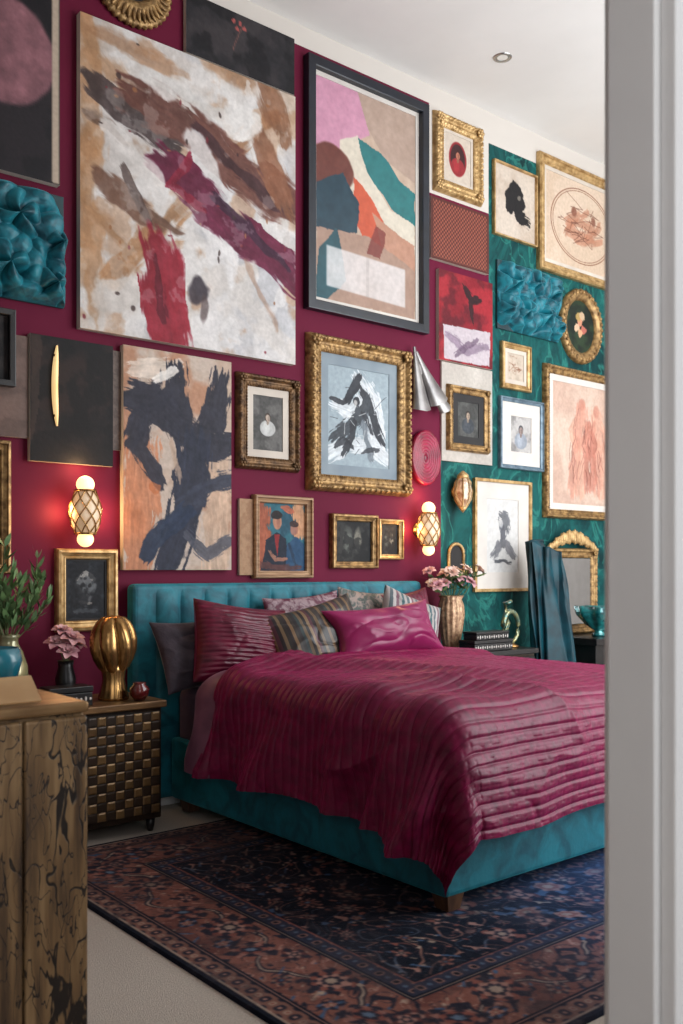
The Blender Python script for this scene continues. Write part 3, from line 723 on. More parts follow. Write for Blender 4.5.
def a_big(w,h,n):
    p=Paint(w,h,(200,193,189),n,3)
    p.wash((184,160,138),2.6,.58,.07,.7).wash((150,112,82),4.0,.66,.04,.8).wash((212,207,204),3,.48,.06,.9).wash((164,166,174),3,.60,.07,.55).wash((220,216,214),12,.55,.04,.6).wash((176,136,104),7,.64,.05,.6)
    W_=dict(mixn=.22,fine=30,var=.12,so=.18)
    p.scrape([(.03,.02),(.03,.5),(.06,.98)],.13,(168,124,86),.75,den=.22,mixn=.3,so=.3)
    p.scrape([(.0,.05),(.45,.08)],.10,(158,116,84),.7,den=.18,mixn=.3,so=.3)
    p.scrape([(.06,.10),(.22,.22)],.14,(168,128,94),.75,den=.20,mixn=.3,so=.3)
    p.scrape([(.0,.20),(.18,.27),(.42,.33)],.10,(66,54,54),.92,den=.32,so=.16)
    p.scrape([(.02,.30),(.20,.38)],.06,(98,74,62),.8,den=.20,mixn=.35,so=.2)
    p.scrape([(.12,.82),(.30,.66),(.46,.52)],.12,(156,112,76),.85,den=.24,mixn=.4,so=.25)
    p.scrape([(.66,.30),(.90,.10)],.10,(156,110,76),.85,den=.24,mixn=.4,so=.25)
    p.scrape([(.04,.62),(.2,.70),(.40,.66)],.08,(168,126,90),.75,den=.20,mixn=.35,so=.25)
    p.scrape([(.22,.20),(.44,.23),(.68,.34),(.99,.43)],.18,(100,62,54),.96,den=.40,mixn=.42,so=.18)
    p.scrape([(.50,.26),(.72,.35),(.95,.43)],.08,(62,38,42),.85,den=.28,so=.2)
    p.scrape([(.80,.18),(.88,.30),(.97,.44)],.12,(124,82,60),.85,den=.28,mixn=.35,so=.2)
    p.scrape([(.84,.0),(.93,.18)],.15,(124,84,60),.85,den=.28,mixn=.3,so=.2)
    p.scrape([(.50,.30),(.62,.48),(.62,.70),(.56,.92)],.14,(211,207,206),.85,den=.26,**W_)
    p.scrape([(.28,.12),(.7,.17),(.80,.12)],.13,(214,210,207),.85,den=.28,**W_)
    p.scrape([(.34,.40),(.54,.48),(.76,.58),(1.0,.69)],.15,(92,26,52),.97,den=.42,mixn=.42,so=.16)
    p.scrape([(.58,.46),(.80,.57),(.96,.64)],.06,(54,28,48),.85,den=.26,so=.2)
    p.scrape([(.48,.36),(.38,.46),(.54,.52)],.05,(124,28,50),.9,den=.28)
    p.scrape([(.08,.52),(.22,.58),(.40,.61)],.10,(104,74,60),.88,den=.26,mixn=.35,so=.2)
    p.scrape([(.16,.44),(.30,.62)],.05,(76,60,56),.8,den=.22,so=.2)
    p.scrape([(.10,.34),(.34,.46)],.08,(214,208,204),.8,den=.24,**W_)
    p.scrape([(.62,.74),(1.0,.94)],.28,(201,194,189),.8,den=.28,**W_)
    p.scrape([(.0,.97),(.26,.84)],.16,(206,198,192),.8,den=.26,**W_)
    p.scrape([(.31,.68),(.35,.82),(.38,.98)],.18,(134,28,44),.97,den=.44,mixn=.42,so=.16)
    p.scrape([(.31,.72),(.35,.94)],.06,(88,18,34),.8,den=.2)
    p.scrape([(.74,.66),(.90,.88)],.05,(156,124,104),.6,den=.16,mixn=.3,so=.3)
    p.ell(.50,.80,.045,.05,(60,52,60),.9,.05,soft=.3).ell(.53,.86,.018,.06,(76,60,60),.7,.02,soft=.4)
    for k in range(34):
        r=np.random.RandomState(k+90);p.ell(r.rand(),r.rand(),.003+.008*r.rand(),.003+.010*r.rand(),((60,44,42),(120,40,50),(150,100,66))[k%3],.8,.015,soft=.4)
    p.wash((206,200,196),14,.64,.04,.25)
    return p.grain(14,30)
def a_blue(w,h,n):
    p=Paint(w,h,(186,162,144),n,13)
    p.poly([(0,0),(.42,0),(.52,.18),(.30,.26),(0,.42)],(196,140,164))
    p.poly([(.40,0),(1,0),(1,.33),(.68,.27),(.5,.15)],(170,146,132))
    p.poly([(.40,.21),(.62,.24),(.82,.34),(1,.38),(1,.55),(.78,.50),(.56,.40),(.42,.36)],(36,108,110),r=.02)
    p.poly([(.22,.26),(.40,.20),(.50,.36),(.74,.50),(1,.54),(1,.66),(.66,.60),(.40,.52),(.2,.42)],(204,194,178),r=.02)
    p.poly([(.36,.40),(.55,.48),(.78,.66),(.74,.80),(.5,.72),(.36,.6)],(190,84,56),r=.02)
    p.poly([(.55,.55),(1,.64),(1,.80),(.7,.78),(.62,.66)],(176,130,108),r=.02)
    p.ell(.14,.40,.22,.18,(102,52,44),r=.02).poly([(0,.48),(.26,.40),(.42,.52),(.40,.66),(.22,.72),(0,.70)],(28,56,70),r=.02)
    p.poly([(0,.68),(.5,.66),(1,.76),(1,1),(0,1)],(158,128,112),r=.02)
    p.poly([(.02,.78),(.2,.66),(.3,.9),(.1,1),(0,1)],(32,74,84),r=.02).poly([(.58,.60),(.70,.62),(.62,.75),(.50,.74)],(112,44,40),.8,r=.02)
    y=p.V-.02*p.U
    m=ss(.09,.11,p.U)*ss(.90,.88,p.U)*ss(.745,.755,y)*ss(.94,.93,y);p.bl(m*(.72+.26*fbm(p.x*4,p.y*4,7)),(208,203,203))  # soft window reflection in the glass, painted into the artwork colours
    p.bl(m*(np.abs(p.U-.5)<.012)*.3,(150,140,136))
    return p.grain(8,14)
def a_navy(w,h,n):
    p=Paint(w,h,(186,162,144),n,23)
    p.wash((196,180,168),3,.5,.1,.8).wash((174,122,92),3,.6,.08,.8)
    p.scrape([(.14,.46),(.14,1.0)],.34,(182,118,84),.85,den=.36).scrape([(.88,.50),(.84,1.0)],.3,(192,164,142),.85,den=.34).scrape([(.1,.1),(.5,.06)],.16,(206,192,180),.8,den=.3)
    c=(42,42,54)
    p.scrape([(.46,.10),(.50,.28),(.62,.46)],.26,c,.98,den=.42,fine=50)
    p.scrape([(.0,.22),(.24,.22),(.46,.33),(.70,.40),(1.02,.40)],.24,c,.98,den=.42,fine=50)
    p.scrape([(.04,.44),(.16,.32),(.36,.20)],.16,c,.97,den=.38,fine=50)
    p.scrape([(.18,.30),(.14,.46),(.32,.60)],.13,c,.95,den=.34,fine=50)
    p.scrape([(.88,.10),(.82,.28),(.64,.46)],.22,c,.97,den=.42,fine=50)
    p.scrape([(.64,.40),(.62,.60),(.52,.82),(.40,1.0)],.30,(40,44,60),.98,den=.44,fine=50)
    p.scrape([(.56,.68),(.80,.60),(1.02,.56)],.18,(50,54,70),.95,den=.34,fine=50)
    p.scrape([(.58,.72),(.36,.82),(.20,.94)],.15,(34,46,68),.95,den=.34,fine=50)
    p.scrape([(.58,.84),(.76,.92),(1.0,.86)],.12,(72,74,86),.85,den=.26)
    p.scrape([(.28,.14),(.46,.07)],.07,(216,210,204),.9,den=.3)
    p.scrape([(.42,.40),(.50,.60)],.05,(176,150,130),.7,den=.2)
    p.ell(.26,.62,.05,.05,(190,110,66),.7,.04)
    return p.grain(9,26)
def a_dark(w,h,n):
    p=Paint(w,h,(34,32,36),n,33);p.wash((62,56,58),4,.5,.12,.7).wash((20,18,22),6,.55,.08,.8)
    p.stroke([(.42,.65),(.46,.3),(.5,.18)],.006,(150,90,80),.8)
    for a,b in((.42,.16),(.48,.14),(.45,.26),(.52,.22)):p.ell(a,b,.016,.016,(176,84,80),.9,.015)
    return p.grain(6)
def a_circle(w,h,n):
    p=Paint(w,h,(26,23,28),n,43);p.wash((42,36,40),5,.5,.1,.7);p.ell(.50,.40,.46,.46,(136,92,100),1,.015)
    m=p.c[...,0]>100;q=fbm(p.x*9,p.y*9,5)[...,None];p.c=np.where(m[...,None],p.c*(.75+.5*q),p.c)
    p.poly([(.93,0),(1,0),(1,1),(.93,1)],(186,168,150));return p
def a_glowdark(w,h,n):
    p=Paint(w,h,(22,19,21),n,53);p.wash((48,34,30),2,.55,.12,.8).wash((14,12,14),5,.5,.08,.7);p.poly([(0,0),(.14,0),(.10,.6),(0,.9)],(70,54,46),.6,r=.04);return p
def a_flat(col,c2,sd=1,sc=3):
    def f(w,h,n):
        p=Paint(w,h,col,n,sd);p.wash(c2,sc,.5,.12,.8);return p.grain(5)
    return f
def a_red(w,h,n):
    p=Paint(w,h,(128,20,34),n,63);p.wash((160,36,46),3,.55,.1,.8).wash((84,12,26),4,.58,.08,.8)
    p.poly([(.08,.60),(.96,.58),(.94,.97),(.1,.98)],(186,174,180),r=.015).scrape([(.46,.14),(.60,.24),(.76,.22)],.12,(40,14,20),.95).scrape([(.55,.24),(.62,.50)],.08,(40,14,20),.9)  # pale lower block: window reflection painted in, brush marks over it
    p.scrape([(.16,.70),(.5,.85),(.9,.75)],.12,(120,100,120),.7).scrape([(.3,.92),(.7,.70)],.08,(90,70,90),.7);return p.grain(8)
def a_woven(w,h,n):
    p=Paint(w,h,(112,54,44),n,73)
    g=np.sin(p.x*120)*np.sin(p.y*120);p.bl(ss(.0,.5,g),(152,86,68));p.bl(ss(.0,.5,-g)*.8,(58,24,26));p.bl(((np.abs(p.x-.5)>.46)|(np.abs(p.y-.5*p.A)>.46*p.A))*1.,(84,40,34));return p
def a_blackfig(w,h,n):
    p=Paint(w,h,(200,186,172),n,83);p.wash((182,164,148),3,.55,.1,.7)
    k=(26,24,26);p.ell(.52,.34,.18,.18,k,1,.06).ell(.40,.46,.13,.2,k,1,.07).ell(.6,.5,.17,.14,k,1,.07).scrape([(.5,.5),(.6,.64),(.80,.70)],.2,k,1,den=.4).ell(.62,.38,.04,.04,(130,122,112),.8,.03);return p
def figure(p,cx,cy,s,skin,hair,cloth,rough=.012):
    A=p.A
    p.ell(cx,cy+.36*s/A,.32*s,.27*s,cloth,1,rough).ell(cx-.06*s,cy+.34*s/A,.14*s,.22*s,tuple(min(255,q*1.25) for q in cloth),.6,rough,soft=.5)
    p.ell(cx,cy+.15*s/A,.055*s,.10*s,tuple(q*.8 for q in skin),1,rough)
    p.ell(cx,cy-.02*s/A,.125*s,.16*s,hair,1,rough).ell(cx+.01*s,cy+.015*s/A,.09*s,.125*s,skin,1,rough,soft=.2).ell(cx+.04*s,cy+.02*s/A,.04*s,.10*s,tuple(q*.7 for q in skin),.6,rough,soft=.6)
    p.ell(cx-.03*s,cy,.014*s,.008*s,hair).ell(cx+.035*s,cy,.014*s,.008*s,hair).ell(cx+.005*s,cy+.07*s/A,.022*s,.007*s,(120,60,60),.8)
    return p
def a_oval1(w,h,n):
    p=Paint(w,h,(198,184,170),n,93);p.ell(.5,.5,.34,.46,(140,36,44)).ell(.5,.5,.28,.40,(60,30,32));return figure(p,.5,.42,.8,(180,112,90),(60,30,26),(140,40,46))
def a_sketch(bg,k,sd,al=.75,nn=16):
    def f(w,h,n):
        p=Paint(w,h,bg,n,sd);p.wash(tuple(q*.92 for q in bg),3,.55,.1,.8);r=np.random.RandomState(sd)
        for i in range(nn):
            a=[(.5+.14*r.randn(),.5+.16*r.randn())]
            for j in range(3):a.append((np.clip(a[-1][0]+.12*r.randn(),.12,.88),np.clip(a[-1][1]+.12*r.randn(),.1,.9)))
            p.stroke(a,.01+.04*r.rand()**2,k,al,.02,.01,dry=.4)
        return p
    return f
def limbfig(p,x,y,s,cols,sd,lean=0):
    r=np.random.RandomState(sd);A=p.A
    J=lambda a,b:(x+s*(a+lean*(.5-b)),y+s*b/1.0)
    for pts,w in(([J(0,.12),J(.02,.45)],.16),([J(-.03,.42),J(-.06,.7),J(-.04,.98)],.10),([J(.05,.42),J(.09,.7),J(.06,.98)],.10),([J(-.06,.16),J(-.15,.32),J(-.08,.48)],.05),([J(.07,.16),J(.16,.30),J(.10,.46)],.05)):
        p.scrape(pts,w*s*2.0,cols[r.randint(2)],.75,den=.34,r=.02,so=.2)
    p.ell(x+s*lean*.5,y+.03*s,.055*s,.07*s,cols[0],.85,.02,soft=.4)
    for q in range(14):
        a,b=r.uniform(-.14,.14),r.uniform(.0,.8)
        p.stroke([J(a,b),J(a+r.uniform(-.04,.04),b+.10),J(a+r.uniform(-.05,.05),b+.2)],.006,cols[2],.6,.012,.005)
    return p
def a_gtr(w,h,n):
    p=Paint(w,h,(200,176,154),n,97);p.wash((210,188,168),3,.5,.1,.8)
    x,y=p.x-.5,p.y-.5*p.A;d=np.hypot(x/.43,y/(.43*p.A));p.bl(ss(.02,.008,abs(d-1)),(140,98,76));p.bl(ss(.014,.006,abs(d-.94)),(140,98,76))
    for (a,b,c2,e,w_) in((.28,.50,.46,.38,.10),(.32,.58,.62,.64,.14),(.40,.46,.68,.50,.12),(.58,.60,.74,.42,.10),(.60,.68,.78,.60,.08),(.26,.64,.36,.50,.08),(.5,.38,.58,.30,.08)):
        p.scrape([(a,b),(c2,e)],w_,(166,112,88),.7,den=.3,so=.25)
    for q in range(22):
        r=np.random.RandomState(q+3);a,b=r.uniform(.26,.7),r.uniform(.30,.68);p.stroke([(a,b),(a+.1*r.randn(),b+.05*r.randn()),(a+.12*r.randn(),b+.06*r.randn())],.006,(92,52,40),.7,.015,.005)
    p.ell(.38,.36,.035,.04,(120,72,56),.8,.02,soft=.4).ell(.66,.40,.035,.04,(126,78,62),.8,.02,soft=.4);return p
def a_pink(w,h,n):
    p=Paint(w,h,(204,180,164),n,101);p.wash((190,158,142),2.5,.5,.12,.8)
    co=((188,130,112),(198,148,128),(112,58,50))
    limbfig(p,.34,.14,.76,co,4,.1);limbfig(p,.62,.18,.72,co,7,-.08);limbfig(p,.49,.30,.56,((176,114,98),(190,134,116),(104,52,46)),9)
    return p.grain(8,20)
def a_bw(w,h,n):
    p=Paint(w,h,(150,164,172),n,111);p.wash((170,180,186),2,.5,.1,.8);k=(46,48,54);g=(104,112,120);l=(200,204,208)
    p.scrape([(.50,.12),(.66,.28),(.76,.54),(.82,.82)],.30,l,.95,den=.36).scrape([(.14,.40),(.36,.44),(.52,.34)],.22,l,.9,den=.34)
    p.scrape([(.06,.88),(.34,.78),(.62,.76),(.96,.88)],.24,l,.85,den=.32)
    p.scrape([(.50,.08),(.42,.20),(.32,.32)],.13,k,.95,den=.36).scrape([(.54,.18),(.68,.34),(.78,.58),(.92,.74)],.14,k,.92,den=.32)
    p.scrape([(.36,.30),(.22,.36),(.06,.34)],.08,k,.9,den=.34).scrape([(.60,.32),(.50,.50),(.32,.60),(.10,.74)],.20,(60,64,70),.94,den=.34)
    p.scrape([(.44,.54),(.38,.70),(.24,.88)],.12,k,.9,den=.34).scrape([(.62,.48),(.60,.68),(.72,.92)],.11,g,.85,den=.3).scrape([(.56,.44),(.72,.66)],.07,k,.85,den=.3)
    p.ell(.46,.33,.055,.05,k,.95,.03).ell(.44,.35,.03,.035,(180,178,176),.9,.02,soft=.4)
    p.scrape([(.12,.82),(.26,.74),(.40,.80)],.08,k,.85,den=.3).scrape([(.54,.86),(.82,.80)],.06,k,.8,den=.28)
    for q in range(26):
        r=np.random.RandomState(q+7);a,b=.15+.7*r.rand(),.2+.65*r.rand();p.stroke([(a,b),(a+.10*r.randn(),b+.07*r.randn())],.008,((60,62,68),(214,216,218))[q%2],.8,.02,.006)
    return p.grain(8,24)
def a_port(bg,skin,hair,cloth,sd,s=.95,cy=.38):
    def f(w,h,n):
        p=Paint(w,h,bg,n,sd);p.wash(tuple(q*.7 for q in bg),3,.5,.12,.8);figure(p,.5,cy,s,skin,hair,cloth);return p.grain(12,16)
    return f
def a_man(w,h,n):
    p=Paint(w,h,(42,98,112),n,121);p.wash((28,66,84),3,.5,.1,.8)
    p.scrape([(.06,.0),(.1,.5),(.04,1)],.32,(160,84,58),.95,den=.4).scrape([(.88,.0),(.92,.4)],.3,(190,138,102),.95,den=.4).scrape([(.5,.04),(.72,.1)],.12,(170,90,66),.9)
    p.poly([(.05,1),(.16,.55),(.38,.44),(.60,.52),(.68,1)],(22,30,46),1,r=.03).poly([(.55,1),(.62,.6),(.80,.5),(1,.60),(1,1)],(34,70,102),1,r=.03)
    p.ell(.40,.27,.09,.13,(176,124,100),1,.015,soft=.2).ell(.43,.28,.04,.10,(130,84,70),.6,.01,soft=.6).ell(.39,.17,.12,.08,(34,26,28),1,.02).poly([(.34,.46),(.45,.46),(.40,.8)],(140,32,36),.95,r=.01).ell(.77,.38,.08,.10,(160,108,92),.9,.02,soft=.2).ell(.77,.30,.10,.06,(50,34,34),.9,.02)
    p.scrape([(.2,.7),(.36,.84),(.6,.82)],.07,(160,110,90),.9).scrape([(.0,.9),(.3,.96),(.9,.94)],.12,(90,50,46),.8).scrape([(.66,.6),(.8,.9)],.08,(24,44,66),.8);return p.grain(12,16)
def a_skull(w,h,n):
    p=Paint(w,h,(24,26,32),n,131);p.wash((50,56,64),4,.55,.1,.7).ell(.5,.40,.25,.25,(104,108,112),.95,.09,soft=.5).ell(.48,.66,.16,.15,(92,94,98),.9,.08,soft=.5).ell(.4,.42,.055,.06,(20,20,24),.9,.05,soft=.5).ell(.60,.43,.05,.06,(20,20,24),.9,.05,soft=.5).ell(.5,.55,.03,.045,(22,22,26),.8,.03,soft=.5)
    p.scrape([(.3,.3),(.5,.2),(.7,.3)],.12,(160,158,154),.8).scrape([(.34,.7),(.62,.74)],.06,(150,146,140),.7).wash((24,26,32),6,.56,.06,.7).scrape([(.2,.88),(.8,.86)],.1,(70,74,80),.7);return p.grain(12,16)
def a_small(w,h,n):
    p=Paint(w,h,(24,24,26),n,141);p.ell(.36,.5,.12,.3,(100,104,98),.9,.06,soft=.4).ell(.64,.45,.11,.24,(130,126,114),.9,.06,soft=.4).wash((60,60,58),5,.58,.08,.6).wash((20,20,22),7,.56,.06,.7);return p
def a_bust(w,h,n):
    p=Paint(w,h,(206,204,202),n,151)
    p.scrape([(.44,.22),(.56,.24),(.62,.40)],.26,(92,94,100),.9,den=.4).scrape([(.50,.40),(.54,.62)],.2,(80,82,90),.9,den=.4).scrape([(.22,.76),(.44,.62),(.62,.62),(.86,.78)],.22,(108,108,114),.9,den=.36).scrape([(.28,.84),(.78,.86)],.10,(60,62,70),.8).ell(.46,.34,.06,.09,(176,176,178),.8,.03,soft=.4).stroke([(.38,.24),(.40,.42)],.012,(70,72,80),.8,.02);return p
def a_flower(w,h,n):
    p=Paint(w,h,(20,30,24),n,161);p.wash((44,62,40),4,.5,.1,.8)
    for a,b,c in((.5,.4,(206,140,112)),(.38,.52,(216,180,150)),(.62,.54,(186,104,90)),(.5,.62,(210,160,124)),(.44,.3,(170,140,84)),(.58,.28,(200,170,140))):p.ell(a,b,.09,.08,c,.95,.05)
    return p
pic=picture
pic(1.38,1.97,3.27,4.28,'black canvas with a dusty mauve disc and cream edge',a_circle,thick=.04,name='canvas_painting')
pic(2.71,3.47,4.215,4.56,'charcoal canvas with small red blossom sprig',a_dark,thick=.03,name='canvas_painting')
pic(2.08,3.475,2.56,4.205,'large abstract canvas with rust, maroon and white brushwork',a_big,n=340,thick=.045,name='canvas_painting')
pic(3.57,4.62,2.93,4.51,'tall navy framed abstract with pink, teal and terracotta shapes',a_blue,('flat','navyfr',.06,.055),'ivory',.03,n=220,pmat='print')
pic(4.70,5.20,3.96,4.52,'small ornate gold frame with red oval portrait',a_oval1,('ornate','goldb',.095,.05),'cream',.02)
pic(4.65,5.25,3.47,3.90,'rust coloured woven cane panel',a_woven,n=160,name='woven_panel')
pic(4.73,5.29,2.775,3.41,'crimson abstract canvas with pale lower block',a_red,n=120,name='canvas_painting')
pic(4.76,5.29,2.07,2.765,'plain cream canvas behind a gold frame',a_flat((192,184,176),(178,170,162),3),thick=.015,name='plain_canvas')
pic(4.83,5.27,2.15,2.62,'gold frame with dark matted small portrait',a_port((84,84,82),(170,150,132),(50,44,42),(60,64,70),171),('ornate','gold',.055,.04),'darkmat',.055,off=.015)
pic(5.31,5.81,3.79,4.34,'cream canvas with a black ink silhouette in thin gold edge',a_blackfig,('flat','goldb',.012,.03))
pic(5.84,6.99,3.64,4.55,'large gold frame with sepia sketch inside a drawn oval',a_gtr,('step','goldb',.075,.05),'cream',.03,n=200)
pic(5.40,5.74,2.66,3.01,'small square gold frame with faint sketch',a_sketch((192,176,160),(130,90,70),181),('step','goldb',.045,.035),'cream',.03)
pic(5.38,5.89,2.06,2.60,'blue silver frame with small figure study on white mat',a_port((180,176,174),(150,130,124),(70,70,76),(140,146,156),183),('step','silverfr',.035,.035),'ivory',.10,pmat='print')
pic(5.91,7.14,1.71,2.92,'large gold frame with pink figure drawing',a_pink,('ornate','gold',.07,.05),'ivory',.05,n=210)
pic(5.10,5.74,1.14,1.97,'thin gold frame with grey bust drawing on white mat',a_bust,('flat','goldb',.022,.03),'ivory',.12,n=110,pmat='print')
pic(1.50,1.74,2.21,2.59,'small black framed dark print',a_flat((30,28,30),(60,54,52),5),('flat','black',.03,.04),off=.022)
pic(1.54,1.805,1.96,2.47,'plain taupe linen canvas',a_flat((118,96,88),(96,78,72),7),thick=.02,name='plain_canvas')
pic(1.815,2.265,1.85,2.49,'near black canvas with faint brown marks',a_glowdark,thick=.035,name='canvas_painting')
pic(2.262,2.315,1.94,2.47,'narrow grey taupe canvas strip',a_flat((112,98,92),(92,80,76),8),thick=.012,name='plain_canvas')
pic(2.325,3.01,1.30,2.51,'beige canvas with bold navy black brush strokes',a_navy,n=260,thick=.04,name='canvas_painting')
pic(3.06,3.52,1.90,2.47,'brown gold frame with small grey child portrait',a_port((100,98,96),(184,166,152),(64,52,46),(180,180,178),191,.8,.40),('ornate','goldd',.075,.05),'cream',.045)
pic(3.59,4.47,1.80,2.79,'large ornate gold frame with black and white dancer drawing',a_bw,('ornate','gold',.105,.075),'bluemat',.07,n=240)
pic(3.175,3.615,1.25,1.75,'light wood frame with seated couple painting in teal and orange',a_man,('step','oak',.045,.05),n=130)
pic(3.07,3.165,1.27,1.72,'light wood board tucked beside frame',a_flat((170,134,104),(150,112,84),9),thick=.02,name='wooden_board')
pic(3.77,4.16,1.31,1.66,'dark gold frame with two small statues print',a_small,('step','gold',.045,.045))
pic(4.165,4.39,1.37,1.64,'small gold frame with dim figure print',a_small,('step','goldb',.035,.04))
pic(1.955,2.295,.98,1.41,'gold frame with dark skull study',a_skull,('step','goldb',.055,.045),'darkmat',.01,n=110)
pic(1.44,1.72,1.28,1.94,'tall dark gold frame with dark print',a_flat((36,34,32),(70,60,50),11),('step','gold',.05,.05))
g=thing('picture_light','slim curved brass wall light glowing warm over dark canvas','lamp',(1.935,WY-.04,2.235))
B().grid(lambda u,v:((.016*math.cos(math.pi*u)*(1-abs(2*v-1)**3*.8))-.012*math.sin(math.pi*v)+.006,-.024*math.sin(math.pi*u)*(1-abs(2*v-1)**3*.6),(v-.5)*.41),10,20).obj('glowing_shade',M['glowb'],g,smooth=True)
B().box(-.010,.010,-.010,0.003,-.16,.16).obj('backplate',M['brass'],g,bev=.003)
def relief(x0,x1,z0,z1,label,ros,board,Hh=.07,nn=190):
    # gathered velvet rosettes with puffy, deeply sculpted petals: a height field on a board
    w,h=x1-x0,z1-z0;P=thing('velvet_relief',label,'wall art',((x0+x1)/2,WY-.001,(z0+z1)/2),group='velvet relief wall art')
    B().box(-w/2,w/2,-.02,0,-h/2,h/2).obj('board',M[board],P,bev=.004)
    nx=nn;ny=int(nn*h/w);U,V=np.meshgrid(np.linspace(-.5,.5,nx),np.linspace(.5,-.5,ny));X=U*w;Z=V*h
    Xw=X+.05*(fbm(X*8+4,Z*8,3,2)-.5);Zw=Z+.05*(fbm(X*8,Z*8+7,5,2)-.5)
    Hf=np.zeros_like(X)
    for (u0,v0,R,n,tw) in ros:
        dx=Xw-(u0-.5)*w;dz=Zw-(.5-v0)*h;r=np.hypot(dx,dz)/(R*w);a=np.arctan2(dz,dx)
        dome=np.clip(1-r**3,0,1)**.5
        n=n-3
        pleat=np.abs(np.cos(a*n/2+tw*r*1.6))**.45
        n2=n-1
        petal2=np.abs(np.cos(a*n2/2+tw*2+.8))**.45*np.clip(1-(r/.55)**3,0,1)**.5
        base=dome*pleat*(.55+.30*np.exp(-((r-.72)/.25)**2))
        Hf=np.maximum(Hf,np.maximum(base,petal2*.95))
    edge=np.clip(np.minimum(.5-np.abs(U),.5-np.abs(V))*14,0,1)**.5
    Yv=-.018-Hh*Hf*edge-.006*edge*(fbm(X*30,Z*30,9,2)-.5)*(Hf>.02)
    npgrid('gathered_velvet',np.stack([X,Yv,Z],-1),M['tealr'],P)
relief(1.46,1.985,2.64,3.21,'dark board with plush gathered teal velvet petals',[(.52,.30,.46,8,.8),(.90,.48,.34,7,-.7),(.40,.74,.44,8,-.8),(.84,.84,.32,7,.7),(.10,.48,.28,7,.5)],'board',.15)
relief(5.33,6.05,3.09,3.60,'plush gathered teal velvet petals on teal wall',[(.20,.28,.24,8,.8),(.54,.24,.26,8,-.7),(.85,.32,.22,7,.6),(.36,.68,.26,8,-.8),(.70,.70,.27,8,.7),(.08,.72,.18,7,.6),(.94,.80,.16,7,.8)],'board',.13)
P=thing('sunburst_mirror','round carved gold sunburst frame with dark centre','mirror',(2.37,WY-.0,4.47))
f=B();f.lathe([(.10,0),(.235,0),(.24,.02),(.225,.04),(.20,.03),(.16,.045),(.13,.055),(.105,.03),(.10,.01)],144,m=0,axis='Y',mod=lambda a,k:1+(.03 if k in(1,2,3,4) else 0)*math.sin(a*40))
for i in range(40):
    a=i*math.pi/20;R=Matrix.Rotation(-a,3,'Y');f.ell((.18*math.cos(a),-.042,.18*math.sin(a)),(.045,.009,.010),8,6,rot=R)
f.obj('carved_ring',M['gold'],P,smooth=True)
B().lathe([(.001,.02),(.06,.018),(.105,.01)],32,axis='Y').obj('dark_centre',M['black'],P,smooth=True)
P=thing('oval_frame','oval carved gold frame with flower painting on dark ground','picture',(6.345,WY,3.265))
f=B();rx,rz=.27,.30
f.lathe([(1.0,0),(1.0,.02),(.97,.04),(.9,.05),(.82,.042),(.76,.035),(.72,.028),(.70,.008)],120,axis='Y',sx=rx,sy=rz,mod=lambda a,k:1+(.02 if k in(1,2,3) else 0)*math.sin(a*32))
for i in range(36):
    a=i*2*math.pi/36;f.ell((rx*.9*math.cos(a),-.048,rz*.9*math.sin(a)),(.015,.01,.015),8,6)
f.obj('frame',M['gold'],P,smooth=True)
pp=a_flower(.4,.44,60);an=pp.U*2*math.pi
uu=.5+.5*pp.V*np.cos(an);vv=.5-.5*pp.V*np.sin(an)
iy=np.clip((vv*(pp.U.shape[0]-1)).astype(int),0,pp.U.shape[0]-1);ix=np.clip((uu*(pp.U.shape[1]-1)).astype(int),0,pp.U.shape[1]-1)
npgrid('artwork',np.stack([rx*.71*pp.V*np.cos(an),np.full_like(an,-.008),rz*.71*pp.V*np.sin(an)],-1),M['paint'],P,pp.c[iy,ix])
# silver: smooth curled cone shapes spreading from one point
P=thing('wall_sculpture','smooth folded silver grey metal cone wall sculpture','sculpture',(4.60,WY-.03,2.56))
f=B()
def cone(ax,az,bx,bz,r0,r1,open_):
    d=Vector((bx-ax,0,bz-az));L=d.length;d.normalize();s=Vector((d.z,0,-d.x))
    def fn(u,v):
        a=(u-.5)*open_;r=r0+(r1-r0)*v**1.3
        p=Vector((ax,-.015,az))+d*L*v*(1-.12*abs(u-.5))+s*r*math.sin(a)*1.0+Vector((0,-1,0))*(r*(.35+.65*math.cos(a)))
        return(p.x,min(p.y,-.003),p.z)
    f.grid(fn,24,16)
cone(-.15,.25,-.10,-.19,.012,.075,3.6)
cone(-.13,.22,.06,-.12,.012,.085,3.4)
cone(-.12,.14,.14,-.16,.014,.055,3.0)
f.obj('folded_sheet',M['silver'],P,smooth=True)
B().lathe([(.001,-.03),(.03,-.03),(.03,.03),(.001,.03)],16,(-.1,-0.001,.1),axis='Y').obj('wall_mount',M['silver'],P)
P=thing('decorative_plate','oval magenta crimson plate with concentric ribs','plate',(4.57,WY,2.07))
f=B();pr=[(.001,.03)]
for i in range(7):
    rr0=.02+i*.023;pr+=[(rr0,.028+.002*i),(rr0+.006,.040+.002*i),(rr0+.014,.042+.002*i)]
pr+=[(.186,.050),(.190,.03),(.178,.0),(.001,0)]
f.lathe(pr,56,axis='Y',sx=.74,sy=1);o=f.obj('rim',[M['crim'],M['rosel']],P,smooth=True)
for p_ in o.data.polygons:
    k_=p_.index//56
    if k_<21 and k_%3==1:p_.material_index=1
P=thing('arched_mirror','gilt ornate arched mirror leaning on the console','mirror',(6.16,4.60,.792))
frame_mesh(.66,.68,.075,.04,'ornate').obj('frame',M['gold'],P,smooth=True,loc=(0,0,.34))
f=B()
for i in range(27):
    t=i/26;f.ell((-.31+.62*t,-.03,.67+.10*math.sin(math.pi*t)),(.022,.016,.024+.03*math.sin(math.pi*t)+.008*math.sin(i*1.9)),10,6)
f.obj('crest',M['goldb'],P,smooth=True)
